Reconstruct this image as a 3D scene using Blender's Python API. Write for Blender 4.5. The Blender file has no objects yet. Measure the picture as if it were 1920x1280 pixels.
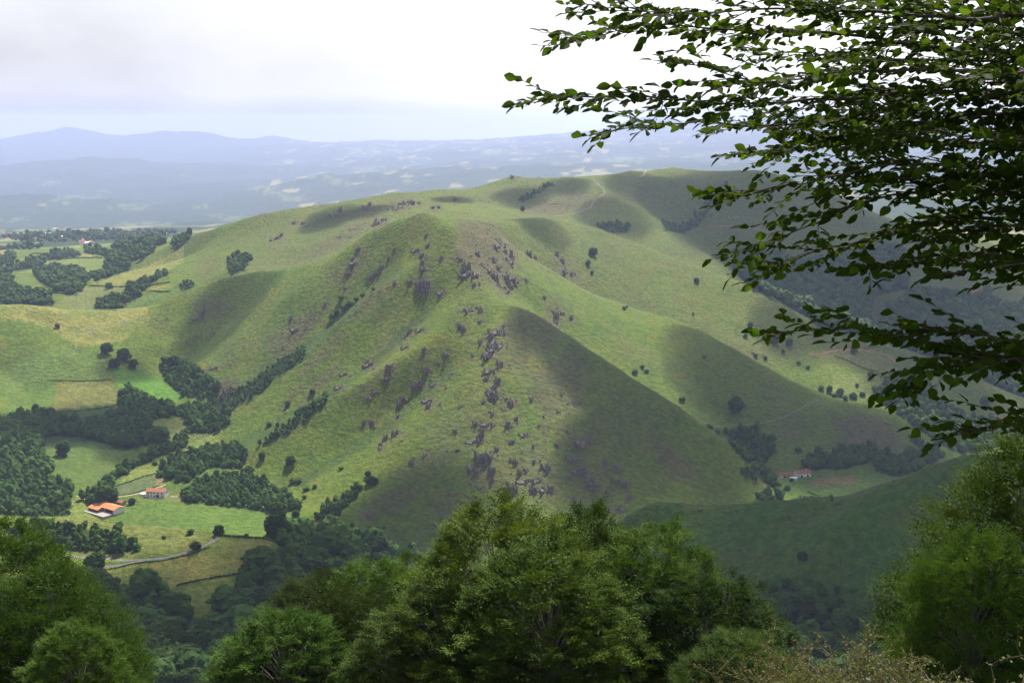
import bpy, math, random
import numpy as np

SC = bpy.context.scene
COL = SC.collection
rng = np.random.default_rng(7)
random.seed(7)

# ---------------------------------------------------------------- camera
CAM_Z = 520.0
PITCH = 9.7
FPX = 2400.0                      # focal length in pixels of a 1920 px wide picture
cp, sp = math.cos(math.radians(PITCH)), math.sin(math.radians(PITCH))
cam = bpy.data.objects.new('camera', bpy.data.cameras.new('camera'))
COL.objects.link(cam)
cam.location = (0, 0, CAM_Z)
cam.rotation_euler = (math.radians(90 - PITCH), 0, 0)
cam.data.sensor_width = 36.0
cam.data.lens = 36.0 * FPX / 1920.0
cam.data.clip_start = 0.1
cam.data.clip_end = 60000.0
SC.camera = cam

# ---------------------------------------------------------------- light
SUN_EL, SUN_AZ = 54.0, 17.0       # azimuth clockwise from +Y (the way the camera looks)
se, sa = math.radians(SUN_EL), math.radians(SUN_AZ)
SUN_DIR = np.array([math.cos(se) * math.sin(sa), math.cos(se) * math.cos(sa), math.sin(se)])
sun = bpy.data.objects.new('sun', bpy.data.lights.new('sun', 'SUN'))
COL.objects.link(sun)
sun.data.energy = 5.0
sun.data.angle = math.radians(0.53)
sun.data.color = (1.0, 0.95, 0.86)
sun.rotation_euler = (math.radians(90 - SUN_EL), 0, math.radians(180 - SUN_AZ))
sun.location = (0, 0, 4000)

W = bpy.data.worlds.new('World')
SC.world = W
W.use_nodes = True
wn, wl = W.node_tree.nodes, W.node_tree.links
wn.clear()
def wnode(t, **kw):
    n = wn.new(t)
    for k, v in kw.items():
        setattr(n, k, v)
    return n
def wmath(op, a, b=None, c=None, clamp=False):
    n = wnode('ShaderNodeMath', operation=op, use_clamp=clamp)
    for i, v in enumerate((a, b, c)):
        if v is None: continue
        if isinstance(v, (int, float)): n.inputs[i].default_value = v
        else: wl.new(v, n.inputs[i])
    return n.outputs[0]
out = wnode('ShaderNodeOutputWorld')
sky = wnode('ShaderNodeTexSky', sky_type='NISHITA', sun_disc=False)
sky.sun_elevation = se
sky.sun_rotation = sa
sky.altitude = 900
sky.dust_density = 1.5
bg_sky = wnode('ShaderNodeBackground')
bg_sky.inputs['Strength'].default_value = 0.075
wl.new(sky.outputs[0], bg_sky.inputs['Color'])
tc = wnode('ShaderNodeTexCoord')
sep = wnode('ShaderNodeSeparateXYZ')
wl.new(tc.outputs['Generated'], sep.inputs[0])
dx, dy, dz = sep.outputs
zc = wmath('MAXIMUM', wmath('ADD', dz, 0.06), 0.03)
cmb = wnode('ShaderNodeCombineXYZ')
wl.new(wmath('DIVIDE', dx, zc), cmb.inputs[0])
wl.new(wmath('DIVIDE', dy, zc), cmb.inputs[1])
n1 = wnode('ShaderNodeTexNoise')
n1.inputs['Scale'].default_value = 0.55
n1.inputs['Detail'].default_value = 6
n1.inputs['Roughness'].default_value = 0.55
wl.new(cmb.outputs[0], n1.inputs['Vector'])
# cloud cover: broken overhead, closed towards the horizon
cover = wmath('MULTIPLY_ADD', wmath('SUBTRACT', n1.outputs[0], 0.5), 5.0, 0.42)
closed = wmath('SUBTRACT', 1.15, wmath('MULTIPLY', dz, 2.6), clamp=True)
mask = wmath('MAXIMUM', wmath('MINIMUM', wmath('MAXIMUM', cover, 0.0), 1.0), closed, clamp=True)
# brightness of the cloud: soft large noise, brighter under the sun's bearing, bluish grey low down
n2 = wnode('ShaderNodeTexNoise')
n2.inputs['Scale'].default_value = 2.6
n2.inputs['Detail'].default_value = 5
n2.inputs['Roughness'].default_value = 0.5
mp2 = wnode('ShaderNodeMapping')
mp2.inputs['Scale'].default_value = (1, 1, 2.4)
mp2.inputs['Location'].default_value = (0.3, 0.0, 0.35)
wl.new(tc.outputs['Generated'], mp2.inputs[0])
wl.new(mp2.outputs[0], n2.inputs['Vector'])
vdot = wnode('ShaderNodeVectorMath', operation='DOT_PRODUCT')
wl.new(tc.outputs['Generated'], vdot.inputs[0])
gx, gy = math.sin(math.radians(13)), math.cos(math.radians(13))
vdot.inputs[1].default_value = (gx * 0.97, gy * 0.97, 0.24)
glow = wmath('POWER', wmath('MAXIMUM', vdot.outputs['Value'], 0.0), 20.0)
br = wmath('MULTIPLY_ADD', wmath('SUBTRACT', n2.outputs[0], 0.5), 0.62, 0.40)
br = wmath('ADD', br, wmath('MULTIPLY', glow, 0.6))
elr = wnode('ShaderNodeMapRange', interpolation_type='SMOOTHSTEP')
wl.new(wmath('ADD', dz, wmath('MULTIPLY', wmath('SUBTRACT', n2.outputs[0], 0.5), 0.03)), elr.inputs[0])
elr.inputs[1].default_value = 0.0
elr.inputs[2].default_value = 0.022
ccol = wnode('ShaderNodeMix', data_type='RGBA')
wl.new(elr.outputs[0], ccol.inputs['Factor'])
ccol.inputs['A'].default_value = (0.64, 0.655, 0.74, 1)
ccol.inputs['B'].default_value = (0.965, 0.965, 1.0, 1)
bg_c = wnode('ShaderNodeBackground')
wl.new(ccol.outputs['Result'], bg_c.inputs['Color'])
wl.new(br, bg_c.inputs['Strength'])
mixs = wnode('ShaderNodeMixShader')
wl.new(mask, mixs.inputs[0])
wl.new(bg_sky.outputs[0], mixs.inputs[1])
wl.new(bg_c.outputs[0], mixs.inputs[2])
wl.new(mixs.outputs[0], out.inputs['Surface'])

vs = SC.view_settings
vs.view_transform = 'Standard'
vs.look = 'None'
vs.exposure = 1.1
vs.gamma = 1.0
vs.use_curve_mapping = False
SC.cycles.use_denoising = True
SC.cycles.denoising_prefilter = 'NONE'
try:
    SC.cycles.denoiser = 'OPENIMAGEDENOISE'
except Exception:
    pass
SC.cycles.max_bounces = 8
SC.cycles.diffuse_bounces = 2
SC.cycles.glossy_bounces = 2
SC.cycles.transmission_bounces = 4
SC.cycles.volume_bounces = 3
SC.cycles.transparent_max_bounces = 32
SC.cycles.sample_clamp_indirect = 4.0

# ---------------------------------------------------------------- helpers
def ray(px, py):
    """direction per metre of world y through a photo pixel (1920 x 1280)"""
    a = (px - 960.0) / FPX
    b = (640.0 - py) / FPX
    dy = cp + b * sp
    return a / dy, (b * cp - sp) / dy          # x per y, z per y

def at(px, py, Y):
    kx, kz = ray(px, py)
    return (kx * Y, Y, CAM_Z + kz * Y)

def to_px(x, y, z):
    z = z - CAM_Z
    d = y * cp - z * sp
    u = y * sp + z * cp
    return 960 + FPX * x / d, 640 - FPX * u / d

_perm = rng.permutation(512).astype(np.int64)
_ga = np.cos(np.arange(512) * 2.39996), np.sin(np.arange(512) * 2.39996)
def gnoise(x, y):
    xi, yi = np.floor(x).astype(np.int64), np.floor(y).astype(np.int64)
    fx, fy = x - xi, y - yi
    def g(i, j, u, v):
        h = _perm[(_perm[(xi + i) & 511] + yi + j) & 511]
        return _ga[0][h] * u + _ga[1][h] * v
    sx, sy = fx * fx * fx * (fx * (fx * 6 - 15) + 10), fy * fy * fy * (fy * (fy * 6 - 15) + 10)
    a = g(0, 0, fx, fy); b = g(1, 0, fx - 1, fy); c = g(0, 1, fx, fy - 1); d = g(1, 1, fx - 1, fy - 1)
    return (a + (b - a) * sx) * (1 - sy) + (c + (d - c) * sx) * sy
def fbm(x, y, octv=4, gain=0.5):
    s, a, t = 0.0, 1.0, 0.0
    for k in range(octv):
        s = s + a * gnoise(x * 2 ** k + 17.3 * k, y * 2 ** k - 9.1 * k)
        t += a; a *= gain
    return s / t * 1.6

def smooth01(t):
    t = np.clip(t, 0, 1)
    return t * t * (3 - 2 * t)

def in_poly(px, py, poly):
    px, py = np.asarray(px), np.asarray(py)
    r = np.zeros(px.shape, bool)
    n = len(poly)
    for i in range(n):
        x1, y1 = poly[i]; x2, y2 = poly[(i + 1) % n]
        if y1 == y2: continue
        c = ((y1 > py) != (y2 > py)) & (px < (x2 - x1) * (py - y1) / (y2 - y1) + x1)
        r ^= c
    return r

def mesh_np(name, V, F, mats=(), smooth=False, attrs=None):
    """V (n,3), F (m,3|4) arrays -> mesh; attrs: {name: (domain, array)} float colour"""
    me = bpy.data.meshes.new(name)
    V = np.ascontiguousarray(V, np.float32); F = np.ascontiguousarray(F, np.int32)
    k = F.shape[1]
    me.vertices.add(len(V)); me.vertices.foreach_set('co', V.ravel())
    me.loops.add(F.size); me.loops.foreach_set('vertex_index', F.ravel())
    me.polygons.add(len(F))
    me.polygons.foreach_set('loop_start', np.arange(0, F.size, k, dtype=np.int32))
    me.polygons.foreach_set('loop_total', np.full(len(F), k, np.int32))
    me.polygons.foreach_set('use_smooth', np.full(len(F), bool(smooth)))
    for m in mats: me.materials.append(m)
    if attrs:
        for an, (dom, arr) in attrs.items():
            at_ = me.attributes.new(an, 'FLOAT_COLOR', dom)
            at_.data.foreach_set('color', np.ascontiguousarray(arr, np.float32).ravel())
    me.update(calc_edges=True)
    return me

def link(name, me, parent=None, loc=None, rot=None, scale=None):
    o = bpy.data.objects.new(name, me)
    COL.objects.link(o)
    if parent is not None: o.parent = parent
    if loc is not None: o.location = loc
    if rot is not None: o.rotation_euler = rot
    if scale is not None: o.scale = scale if hasattr(scale, '__len__') else (scale,) * 3
    return o

def tag(o, label=None, cat=None, group=None, kind=None):
    if label: o['label'] = label
    if cat: o['category'] = cat
    if group: o['group'] = group
    if kind: o['kind'] = kind
    return o

class NT:
    """tiny node helper"""
    def __init__(s, name):
        s.m = bpy.data.materials.new(name); s.m.use_nodes = True
        s.n, s.l = s.m.node_tree.nodes, s.m.node_tree.links
        s.n.clear()
        s.out = s.n.new('ShaderNodeOutputMaterial')
    def node(s, t, **kw):
        n = s.n.new(t)
        for k, v in kw.items(): setattr(n, k, v)
        return n
    def put(s, sock, v):
        if isinstance(v, bpy.types.NodeSocket): s.l.new(v, sock)
        elif isinstance(v, (tuple, list)): sock.default_value = tuple(v) + ((1,) if len(v) == 3 and sock.type == 'RGBA' else ())
        else: sock.default_value = v
    def math(s, op, a, b=None, c=None, clamp=False):
        n = s.node('ShaderNodeMath', operation=op, use_clamp=clamp)
        for i, v in enumerate((a, b, c)):
            if v is not None: s.put(n.inputs[i], v)
        return n.outputs[0]
    def mix(s, f, a, b, blend='MIX'):
        n = s.node('ShaderNodeMix', data_type='RGBA', blend_type=blend)
        s.put(n.inputs['Factor'], f); s.put(n.inputs['A'], a); s.put(n.inputs['B'], b)
        return n.outputs['Result']
    def noise(s, scale, detail=4, rough=0.5, vec=None, dist=0.0):
        n = s.node('ShaderNodeTexNoise')
        n.inputs['Scale'].default_value = scale; n.inputs['Detail'].default_value = detail
        n.inputs['Roughness'].default_value = rough; n.inputs['Distortion'].default_value = dist
        if vec is not None: s.l.new(vec, n.inputs['Vector'])
        return n.outputs[0]
    def ramp(s, v, lo, hi, a=0.0, b=1.0, smooth=True):
        n = s.node('ShaderNodeMapRange', interpolation_type='SMOOTHSTEP' if smooth else 'LINEAR')
        s.put(n.inputs[0], v)
        for i, q in enumerate((lo, hi, a, b)): n.inputs[i + 1].default_value = q
        return n.outputs[0]
    def bump(s, h, strength, dist):
        n = s.node('ShaderNodeBump')
        n.inputs['Strength'].default_value = strength; n.inputs['Distance'].default_value = dist
        s.l.new(h, n.inputs['Height'])
        return n.outputs[0]
    def diffuse(s, col, rough=0.9, normal=None, spec=0.2):
        b = s.node('ShaderNodeBsdfPrincipled')
        s.put(b.inputs['Base Color'], col); s.put(b.inputs['Roughness'], rough)
        b.inputs['Specular IOR Level'].default_value = spec
        if normal is not None: s.l.new(normal, b.inputs['Normal'])
        return b.outputs[0]
    def done(s, sh):
        s.l.new(sh, s.out.inputs['Surface']); return s.m
# ---------------------------------------------------------------- terrain: ridge and valley lines
# each line: (photo px, photo py, metres away); turned into points of the land, then the height field is solved between them
L = []
def far_(Y): return Y if Y < 5000 else 5000 + (Y - 5000) * 3.6
def ln_(*p): L.append([(a, b, far_(c)) for a, b, c in p])
# central hill
ln_((800,398,1980),(845,428,1900),(870,490,1830),(885,515,1800),(900,540,1765),(925,560,1745),(935,620,1660),(930,680,1600),(925,740,1540),(912,800,1490),(905,860,1440),(892,920,1395),(878,975,1355),(870,1030,1315))
ln_((800,398,1980),(740,417,2000),(690,441,2020),(640,477,2050),(550,500,2085),(434,517,2110),(400,523,2110),(333,550,2090),(277,578,2075),(217,583,2060),(133,583,2040),(67,573,2010),(0,570,1990),(-120,560,1950),(-420,540,1900))
ln_((925,560,1745),(960,570,1722),(1000,587,1700),(1080,640,1665),(1160,690,1632),(1211,723,1610),(1255,750,1590),(1318,794,1560),(1390,845,1520),(1410,880,1500),(1417,930,1470))
ln_((845,428,1900),(870,412,1985),(893,416,2060),(913,416,2150),(960,413,2300),(1007,408,2400),(1040,408,2450))
# ridge M and its rocky head
ln_((905,436,2000),(945,462,2060),(990,482,2075),(1023,500,2080),(1070,527,2085),(1107,550,2080),(1160,566,2075),(1211,588,2065),(1255,592,2060),(1318,620,2040),(1366,647,2022),(1417,675,2000),(1469,707,1960),(1532,735,1915),(1568,746,1895),(1600,750,1880),(1635,756,1865),(1675,774,1840),(1714,802,1815),(1754,830,1785),(1786,847,1760),(1830,880,1740))
# gully between F and M
ln_((990,575,1880),(1080,652,1830),(1211,736,1775),(1318,810,1700),(1390,868,1632),(1430,900,1600))
# right ridge R2
ln_((1040,408,2450),(1123,423,2455),(1160,443,2450),(1200,460,2445),(1255,481,2430),(1382,528,2380),(1457,560,2350),(1513,595,2330),(1600,625,2295),(1655,642,2270),(1697,655,2250),(1784,684,2200),(1849,720,2140),(1889,758,2090),(1960,800,2040),(2200,860,1950))
# gully M / R2
ln_((960,470,2180),(1040,525,2190),(1107,562,2180),(1255,606,2175),(1417,688,2105),(1540,757,2030),(1635,780,1980),(1720,800,1930),(1800,830,1880),(1900,850,1850),(2200,880,1800))
# back ridge B
ln_((330,452,2900),(350,443,2850),(413,423,2760),(493,400,2720),(563,387,2740),(610,382,2780),(687,370,2850),(710,365,2880),(817,357,2980),(880,355,3050),(930,340,3080),(967,327,3100),(993,332,3100),(1043,333,3080),(1107,335,3050),(1143,335,3060),(1180,320,3200),(1210,319,3250),(1267,311,3300),(1299,315,3300),(1350,321,3300),(1390,314,3330),(1440,318,3380),(1500,338,3330),(1560,365,3250),(1620,400,3150),(1680,445,3020),(1730,485,2920))
ln_((1690,500,2900),(1760,487,2900),(1850,494,2950),(1920,508,2950),(2200,520,2950))
ln_((1440,380,4300),(1560,440,4200),(1750,472,4200),(1950,472,4300),(2300,470,4300))
ln_((1000,380,4300),(1200,365,4400),(1350,365,4400))
# B1 rocky rib in front of B
ln_((800,366,2900),(760,382,2700),(707,410,2560),(670,433,2480),(627,462,2400),(560,492,2330),(500,508,2270))
ln_((800,405,2120),(740,430,2190),(640,494,2170),(550,517,2190),(434,534,2180))
# hollow between B and B1
ln_((750,375,2830),(680,395,2680),(620,420,2560),(560,450,2470),(470,490,2330),(420,520,2240))
# hollow between B and the summit/R2 saddle
ln_((850,395,2600),(900,408,2560),(960,409,2620),(1040,414,2640),(1120,432,2640),(1200,470,2620),(1300,508,2580),(1382,535,2540))
# S1 spur and its head
ln_((1107,335,3050),(1125,350,2980),(1160,368,2920),(1211,400,2840),(1259,429,2780),(1326,477,2690),(1382,523,2600),(1440,555,2540))
ln_((960,395,2800),(1000,380,2880),(1060,352,2990),(1090,340,3040))
# G3 gully
ln_((1362,344,3200),(1310,385,3060),(1255,420,2940),(1290,445,2860),(1340,480,2790),(1400,530,2680),(1460,565,2580),(1513,592,2500))
# S2 slope
ln_((1400,320,3350),(1400,400,3120),(1480,460,2980),(1560,520,2790),(1600,560,2680),(1620,610,2560))
# valley V3 behind R2
ln_((1513,592,2500),(1600,624,2490),(1655,641,2460),(1784,684,2400),(1849,719,2350),(1920,750,2310),(2200,800,2250))
# forest slope far right
ln_((1760,530,2780),(1800,570,2680),(1850,640,2500))
ln_((1900,545,2750),(1930,600,2600),(1960,660,2480),(2200,660,2480))
# spurs of the central hill, left side
ln_((890,560,1738),(830,610,1695),(760,668,1640),(640,738,1600),(533,801,1570),(480,845,1545),(462,872,1530))
ln_((800,585,1788),(700,680,1724),(600,752,1681),(520,793,1646),(430,850,1598))
ln_((800,480,1865),(720,540,1832),(640,606,1800),(583,656,1775),(467,749,1722),(420,785,1705))
ln_((745,505,1914),(650,592,1888),(570,660,1849),(470,735,1800),(385,795,1748))
ln_((690,441,2020),(600,520,1985),(500,597,1945),(400,677,1888),(340,740,1830))
ln_((520,540,2030),(430,612,2005),(340,694,1945),(300,735,1880))
ln_((905,690,1595),(800,798,1520),(693,884,1452),(640,938,1405),(608,965,1370))
ln_((840,700,1640),(740,790,1584),(640,855,1530),(560,905,1478),(520,935,1453))
# foot of the hill and valley floor
ln_((620,962,1335),(680,1010,1290),(740,1040,1262),(800,1060,1245),(900,1085,1232),(1000,1085,1238),(1080,1060,1262),(1150,1000,1300),(1240,950,1365),(1330,945,1410),(1417,940,1440))
ln_((430,855,1565),(470,890,1500),(520,925,1440),(570,950,1380),(620,965,1325))
ln_((200,930,1380),(290,928,1395),(380,940,1370),(480,950,1360),(560,965,1330))
ln_((60,960,1330),(200,985,1300),(330,1000,1270),(450,1005,1250),(520,1003,1240))
ln_((230,905,1450),(300,893,1470),(400,880,1480),(420,870,1500))
ln_((220,880,1500),(320,845,1580),(410,805,1680))
ln_((80,900,1420),(120,840,1560),(230,845,1570),(290,800,1670))
ln_((0,960,1320),(0,860,1480),(0,790,1660),(60,740,1790),(0,700,1850))
ln_((-300,960,1300),(-300,860,1480),(-300,760,1700),(-300,640,1850))
ln_((100,790,1690),(200,780,1720),(280,760,1770),(330,740,1820))
ln_((100,715,1830),(200,700,1850),(210,665,1900),(120,625,1960),(60,600,1985))
ln_((280,650,1950),(270,610,2020))
# left country behind L
ln_((0,585,2160),(100,597,2200),(217,595,2230),(300,592,2230),(400,545,2240),(434,522,2230))
ln_((100,520,2850),(200,520,2800),(330,500,2720),(380,470,2720))
ln_((0,530,2900),(80,500,3150),(160,480,3300),(240,470,3400),(320,452,3300))
ln_((-300,520,2900),(-200,470,3600))
ln_((0,470,3900),(100,461,4200),(200,456,4400),(300,446,4700),(340,440,5000))
ln_((-200,440,5500),(0,440,5400),(100,436,5600),(200,431,5900),(300,430,6000),(350,430,6000))
# dark near spur D
ln_((1010,1140,1000),(1060,1085,1010),(1110,1025,1010),(1140,990,1005),(1165,962,1002),(1200,947,1005),(1239,937,1015),(1291,939,1020),(1334,943,1015),(1374,945,1010),(1417,940,1010),(1477,936,1010),(1572,936,1000),(1623,920,990),(1675,895,980),(1722,881,975),(1754,861,970),(1801,845,960),(1873,841,950),(1960,845,940),(2300,860,900))
ln_((1417,940,1010),(1380,985,980),(1330,1040,950))
ln_((1675,895,980),(1600,960,945),(1540,1020,920),(1480,1085,895))
ln_((1572,936,1000),(1480,1000,955),(1420,1060,928))
ln_((1290,1120,905),(1350,1140,900),(1420,1160,890),(1500,1150,885),(1580,1150,880),(1660,1155,872),(1760,1160,862),(1920,1160,850),(2300,1160,830))
ln_((1060,1180,960),(1150,1150,930),(1290,1125,905))
ln_((1150,1010,1130),(1240,990,1150),(1417,985,1180),(1600,980,1210),(1800,960,1260),(2000,960,1280))   # hidden back of D
# right valley floor
ln_((1430,945,1420),(1520,940,1435),(1600,925,1470),(1680,905,1510),(1760,880,1570))
ln_((1430,905,1560),(1490,893,1545),(1600,880,1570),(1680,875,1600),(1760,868,1640))
ln_((2000,900,1560),(2300,900,1560))
# near spur E with the road meadow
ln_((-300,950,1060),(-100,958,1060),(0,964,1055),(130,967,1050),(210,975,1040),(300,985,1025),(360,997,1010),(410,1003,1000),(470,1004,1000),(512,1010,990))
ln_((80,1075,945),(140,1065,950),(250,1053,958),(330,1043,965),(390,1028,975),(412,1008,992))
ln_((60,1045,965),(150,1045,968),(250,1050,962))
ln_((90,1110,918),(250,1110,925),(360,1125,915),(430,1112,925),(480,1050,960),(512,1010,990))
ln_((-300,1080,930),(-100,1080,935),(60,1085,930))
ln_((0,1000,1100),(200,1010,1115),(400,1030,1090),(510,1040,1060))       # hidden back of E
ln_((-300,1000,1110),(0,1000,1100))
# forest gully below E, stream line
ln_((-300,1220,860),(0,1215,860),(200,1200,870),(330,1190,875),(450,1165,895),(520,1130,925),(580,1090,965),(640,1070,1015),(720,1065,1090),(800,1070,1160),(900,1095,1190))
ln_((540,1010,1050),(600,1010,1090),(660,1030,1120),(740,1048,1170))
# far country: base, foothills, skylines
ln_((-400,425,6600),(0,425,6500),(200,424,6600),(400,420,6500),(600,400,6300),(800,382,6200),(1000,362,6200),(1200,352,6200),(1500,345,6300),(2300,340,6300))
ln_((-400,320,9500),(0,320,9400),(60,305,9500),(120,298,9500),(250,296,9600),(330,302,9500),(450,322,9300),(540,350,8800))
ln_((560,345,7600),(620,331,7800),(660,338,7700),(720,320,7900),(800,330,7600),(860,310,7900),(930,325,7500))
ln_((950,300,8800),(1010,288,9200),(1100,278,9400),(1250,277,9500),(1400,285,9300),(1600,290,9200),(1900,285,9000),(2300,280,9000))
ln_((980,330,7300),(1050,318,7500),(1150,322,7400),(1250,312,7600),(1400,318,7400),(1700,320,7300),(2000,310,7300))
ln_((-500,290,12500),(-200,275,12500),(0,264,12500),(67,248,12500),(110,239,12500),(150,240,12500),(183,251,12500),(217,260,12500),(253,258,12500),(300,247,12300),(320,243,12300),(393,252,12200),(447,267,12100),(473,270,12300),(510,255,12400),(547,257,12400),(583,265,12300),(617,274,12200),(700,266,12600),(800,268,12600),(900,270,12600),(990,274,12500),(1060,258,12300),(1110,249,12200),(1140,237,12200),(1200,222,12200),(1300,226,12200),(1440,225,12200),(1530,216,12200),(1590,206,12200),(1660,232,12200),(1700,240,12200),(1760,226,12200),(1860,236,12200),(1960,215,12200),(2400,230,12200))
ln_((-300,338,10300),(0,330,10300),(60,318,10400),(250,314,10400),(340,320,10300),(450,338,10100))
ln_((-300,392,7200),(-60,380,7300),(60,371,7300),(150,378,7300),(300,396,7100),(420,406,6900))
ln_((-300,395,7900),(60,383,7900),(150,384,7900),(300,388,7700),(420,392,7500))
ln_((540,356,8200),(620,346,8300),(700,338,8300),(860,332,8300),(930,335,8200))
ln_((980,330,8000),(1100,316,8200),(1250,306,8300),(1500,314,8200))
ln_((-500,330,15500),(400,330,15500),(1000,330,15500),(1600,300,15500),(2400,300,15500))

PTS = []
for p in L:
    q = np.array([at(*c) for c in p])
    for a, b in zip(q[:-1], q[1:]):
        da = np.hypot((b[0] / b[1] - a[0] / a[1]) / 0.002, math.log(b[1] / a[1]) / 0.003)
        n = max(2, int(da) + 1)
        PTS.append(a + (b - a) * np.linspace(0, 1, n)[:, None])
def near_z(x, y):
    """the steep bank the photographer stands on"""
    y0 = np.maximum(y, -30.0)
    z = CAM_Z - 1.75 - 0.47 * np.maximum(y0 - 1.5, 0) - 0.15 * np.minimum(np.maximum(y0 - 40, 0), 30) * 0.2
    return z + 0.25 * np.minimum(-np.minimum(y, 0), 10)
for Y in list(np.geomspace(50, 120, 14)):
    xs = np.linspace(-0.72, 0.72, 380) * Y
    PTS.append(np.stack([xs, xs * 0 + Y, near_z(xs, xs * 0 + Y)], 1))
for Y, k in ((180, .468), (300, .470), (450, .470), (600, .466), (700, .462), (770, .459)):
    xs = np.linspace(-0.72, 0.72, 380) * Y
    PTS.append(np.stack([xs, xs * 0 + Y, CAM_Z - 1.2 - k * Y + 0 * xs], 1))
PTS = np.concatenate(PTS)

X0, X1, NX = -0.72, 0.72, 361
L0, L1, NL = math.log(50.0), math.log(43500.0), 1161
def solve():
    z = None
    for lev in (16, 8, 4, 2, 1):
        nx, nl = (NX - 1) // lev + 1, (NL - 1) // lev + 1
        gx = (X1 - X0) / (nx - 1); gl = (L1 - L0) / (nl - 1)
        fx = (PTS[:, 0] / PTS[:, 1] - X0) / gx; fl = (np.log(PTS[:, 1]) - L0) / gl
        ix, il = np.rint(fx).astype(int), np.rint(fl).astype(int)
        ok = (ix >= 0) & (ix < nx) & (il >= 0) & (il < nl)
        s = np.zeros((nl, nx)); w = np.zeros((nl, nx))
        np.add.at(s, (il[ok], ix[ok]), PTS[ok, 2]); np.add.at(w, (il[ok], ix[ok]), 1)
        fix = w > 0
        val = np.where(fix, s / np.maximum(w, 1), 0)
        if z is None:
            z = np.full((nl, nx), PTS[:, 2].mean())
        else:
            a = np.linspace(0, z.shape[0] - 1, nl); b = np.linspace(0, z.shape[1] - 1, nx)
            i0 = np.minimum(a.astype(int), z.shape[0] - 2); j0 = np.minimum(b.astype(int), z.shape[1] - 2)
            fa = (a - i0)[:, None]; fb = (b - j0)[None]
            z = (z[i0][:, j0] * (1 - fa) * (1 - fb) + z[i0 + 1][:, j0] * fa * (1 - fb) + z[i0][:, j0 + 1] * (1 - fa) * fb + z[i0 + 1][:, j0 + 1] * fa * fb)
        z[fix] = val[fix]
        wx, wl_ = 1 / gx ** 2, 1 / gl ** 2
        for it in range({16: 500, 8: 200, 4: 120, 2: 80, 1: 50}[lev]):
            p = np.pad(z, 1, mode='edge')
            zn = (wx * (p[1:-1, :-2] + p[1:-1, 2:]) + wl_ * (p[:-2, 1:-1] + p[2:, 1:-1])) / (2 * (wx + wl_))
            z = np.where(fix, val, zn)
    for it in range(2):                      # round the creases off
        p = np.pad(z, 1, mode='edge')
        z = 0.4 * z + 0.15 * (p[1:-1, :-2] + p[1:-1, 2:] + p[:-2, 1:-1] + p[2:, 1:-1])
    return z
ZG = solve()

def base_h(x, y):
    X = np.clip((x / y - X0) / (X1 - X0) * (NX - 1), 0, NX - 1.001)
    l = np.clip((np.log(y) - L0) / (L1 - L0) * (NL - 1), 0, NL - 1.001)
    j, i = X.astype(int), l.astype(int)
    fb, fa = X - j, l - i
    return (ZG[i, j] * (1 - fa) * (1 - fb) + ZG[i + 1, j] * fa * (1 - fb) + ZG[i, j + 1] * (1 - fa) * fb + ZG[i + 1, j + 1] * fa * fb)

def height(x, y):
    x = np.asarray(x, float); y = np.asarray(y, float)
    yy = np.maximum(y, 50.0)
    z = np.where(y < 50.0, near_z(x, y), base_h(x, yy))
    # ribs and runnels down the flanks of the hill
    lf = smooth01((-x - 10) / 60) * smooth01((yy - 1380) / 120) * smooth01((2080 - yy) / 80) * smooth01((x + 640) / 120)
    cr_ = x * .6 - yy * .8 + 14 * fbm(x / 90, yy / 90, 2)
    al_ = x * .8 + yy * .6
    fr = smooth01((x + 45) / 40) * smooth01((230 - x) / 60) * smooth01((yy - 1240) / 80) * smooth01((1640 - yy) / 100)
    slope_ok = smooth01((z - 100) / 40)
    z = z + slope_ok * (lf * (4.5 * (.55 - np.abs(gnoise(cr_ / 52.0, al_ / 330.0))) * 1.6 + 1.6 * (.5 - np.abs(gnoise(cr_ / 19.0 + 9, al_ / 150.0))))
                        + fr * (3.2 * (.55 - np.abs(gnoise((x + yy * .12) / 26.0, yy / 210.0))) * 1.6 + 1.2 * (.5 - np.abs(gnoise((x + yy * .1) / 9.5 + 3, yy / 60.0)))))
    far = smooth01((yy - 3400) / 2500)
    mid = smooth01((yy - 500) / 500)
    flat = np.clip((z - 88) / 60, 0.12, 1)                     # valley floors are smoother
    warp = 40 * fbm(x / 240 + 3, y / 240, 2)
    rid = 1 - np.abs(gnoise((x + warp) / 190.0 + 7.7, (y - warp) / 190.0))
    z = z + mid * (1 - far) * flat * (5.0 * fbm(x / 170, y / 170, 3) + 6.0 * (rid - 0.75) + 2.4 * fbm(x / 45, y / 45, 4) + 0.4 * fbm(x / 9.0, y / 9.0, 2))
    z = z + far * (210 * (0.50 - np.abs(fbm(x / 2900 + 5, y / 4600, 4))) * smooth01((yy - 9500) / 5500) + 24 * fbm(x / 520, y / 620, 3) - 30 * smooth01((yy - 9500) / 5500))
    dsp_ = smooth01((yy - 800) / 60) * smooth01((1120 - yy) / 60) * smooth01((x / yy - .02) / .06)
    z = z + dsp_ * (3.2 * fbm(x / 42 + 4, y / 42, 4))
    z = z + (1 - mid) * (0.9 * fbm(x / 14, y / 14, 3) * smooth01((y - 6) / 20) + 0.08 * fbm(x / 1.5, y / 1.5, 2))
    return z

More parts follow.
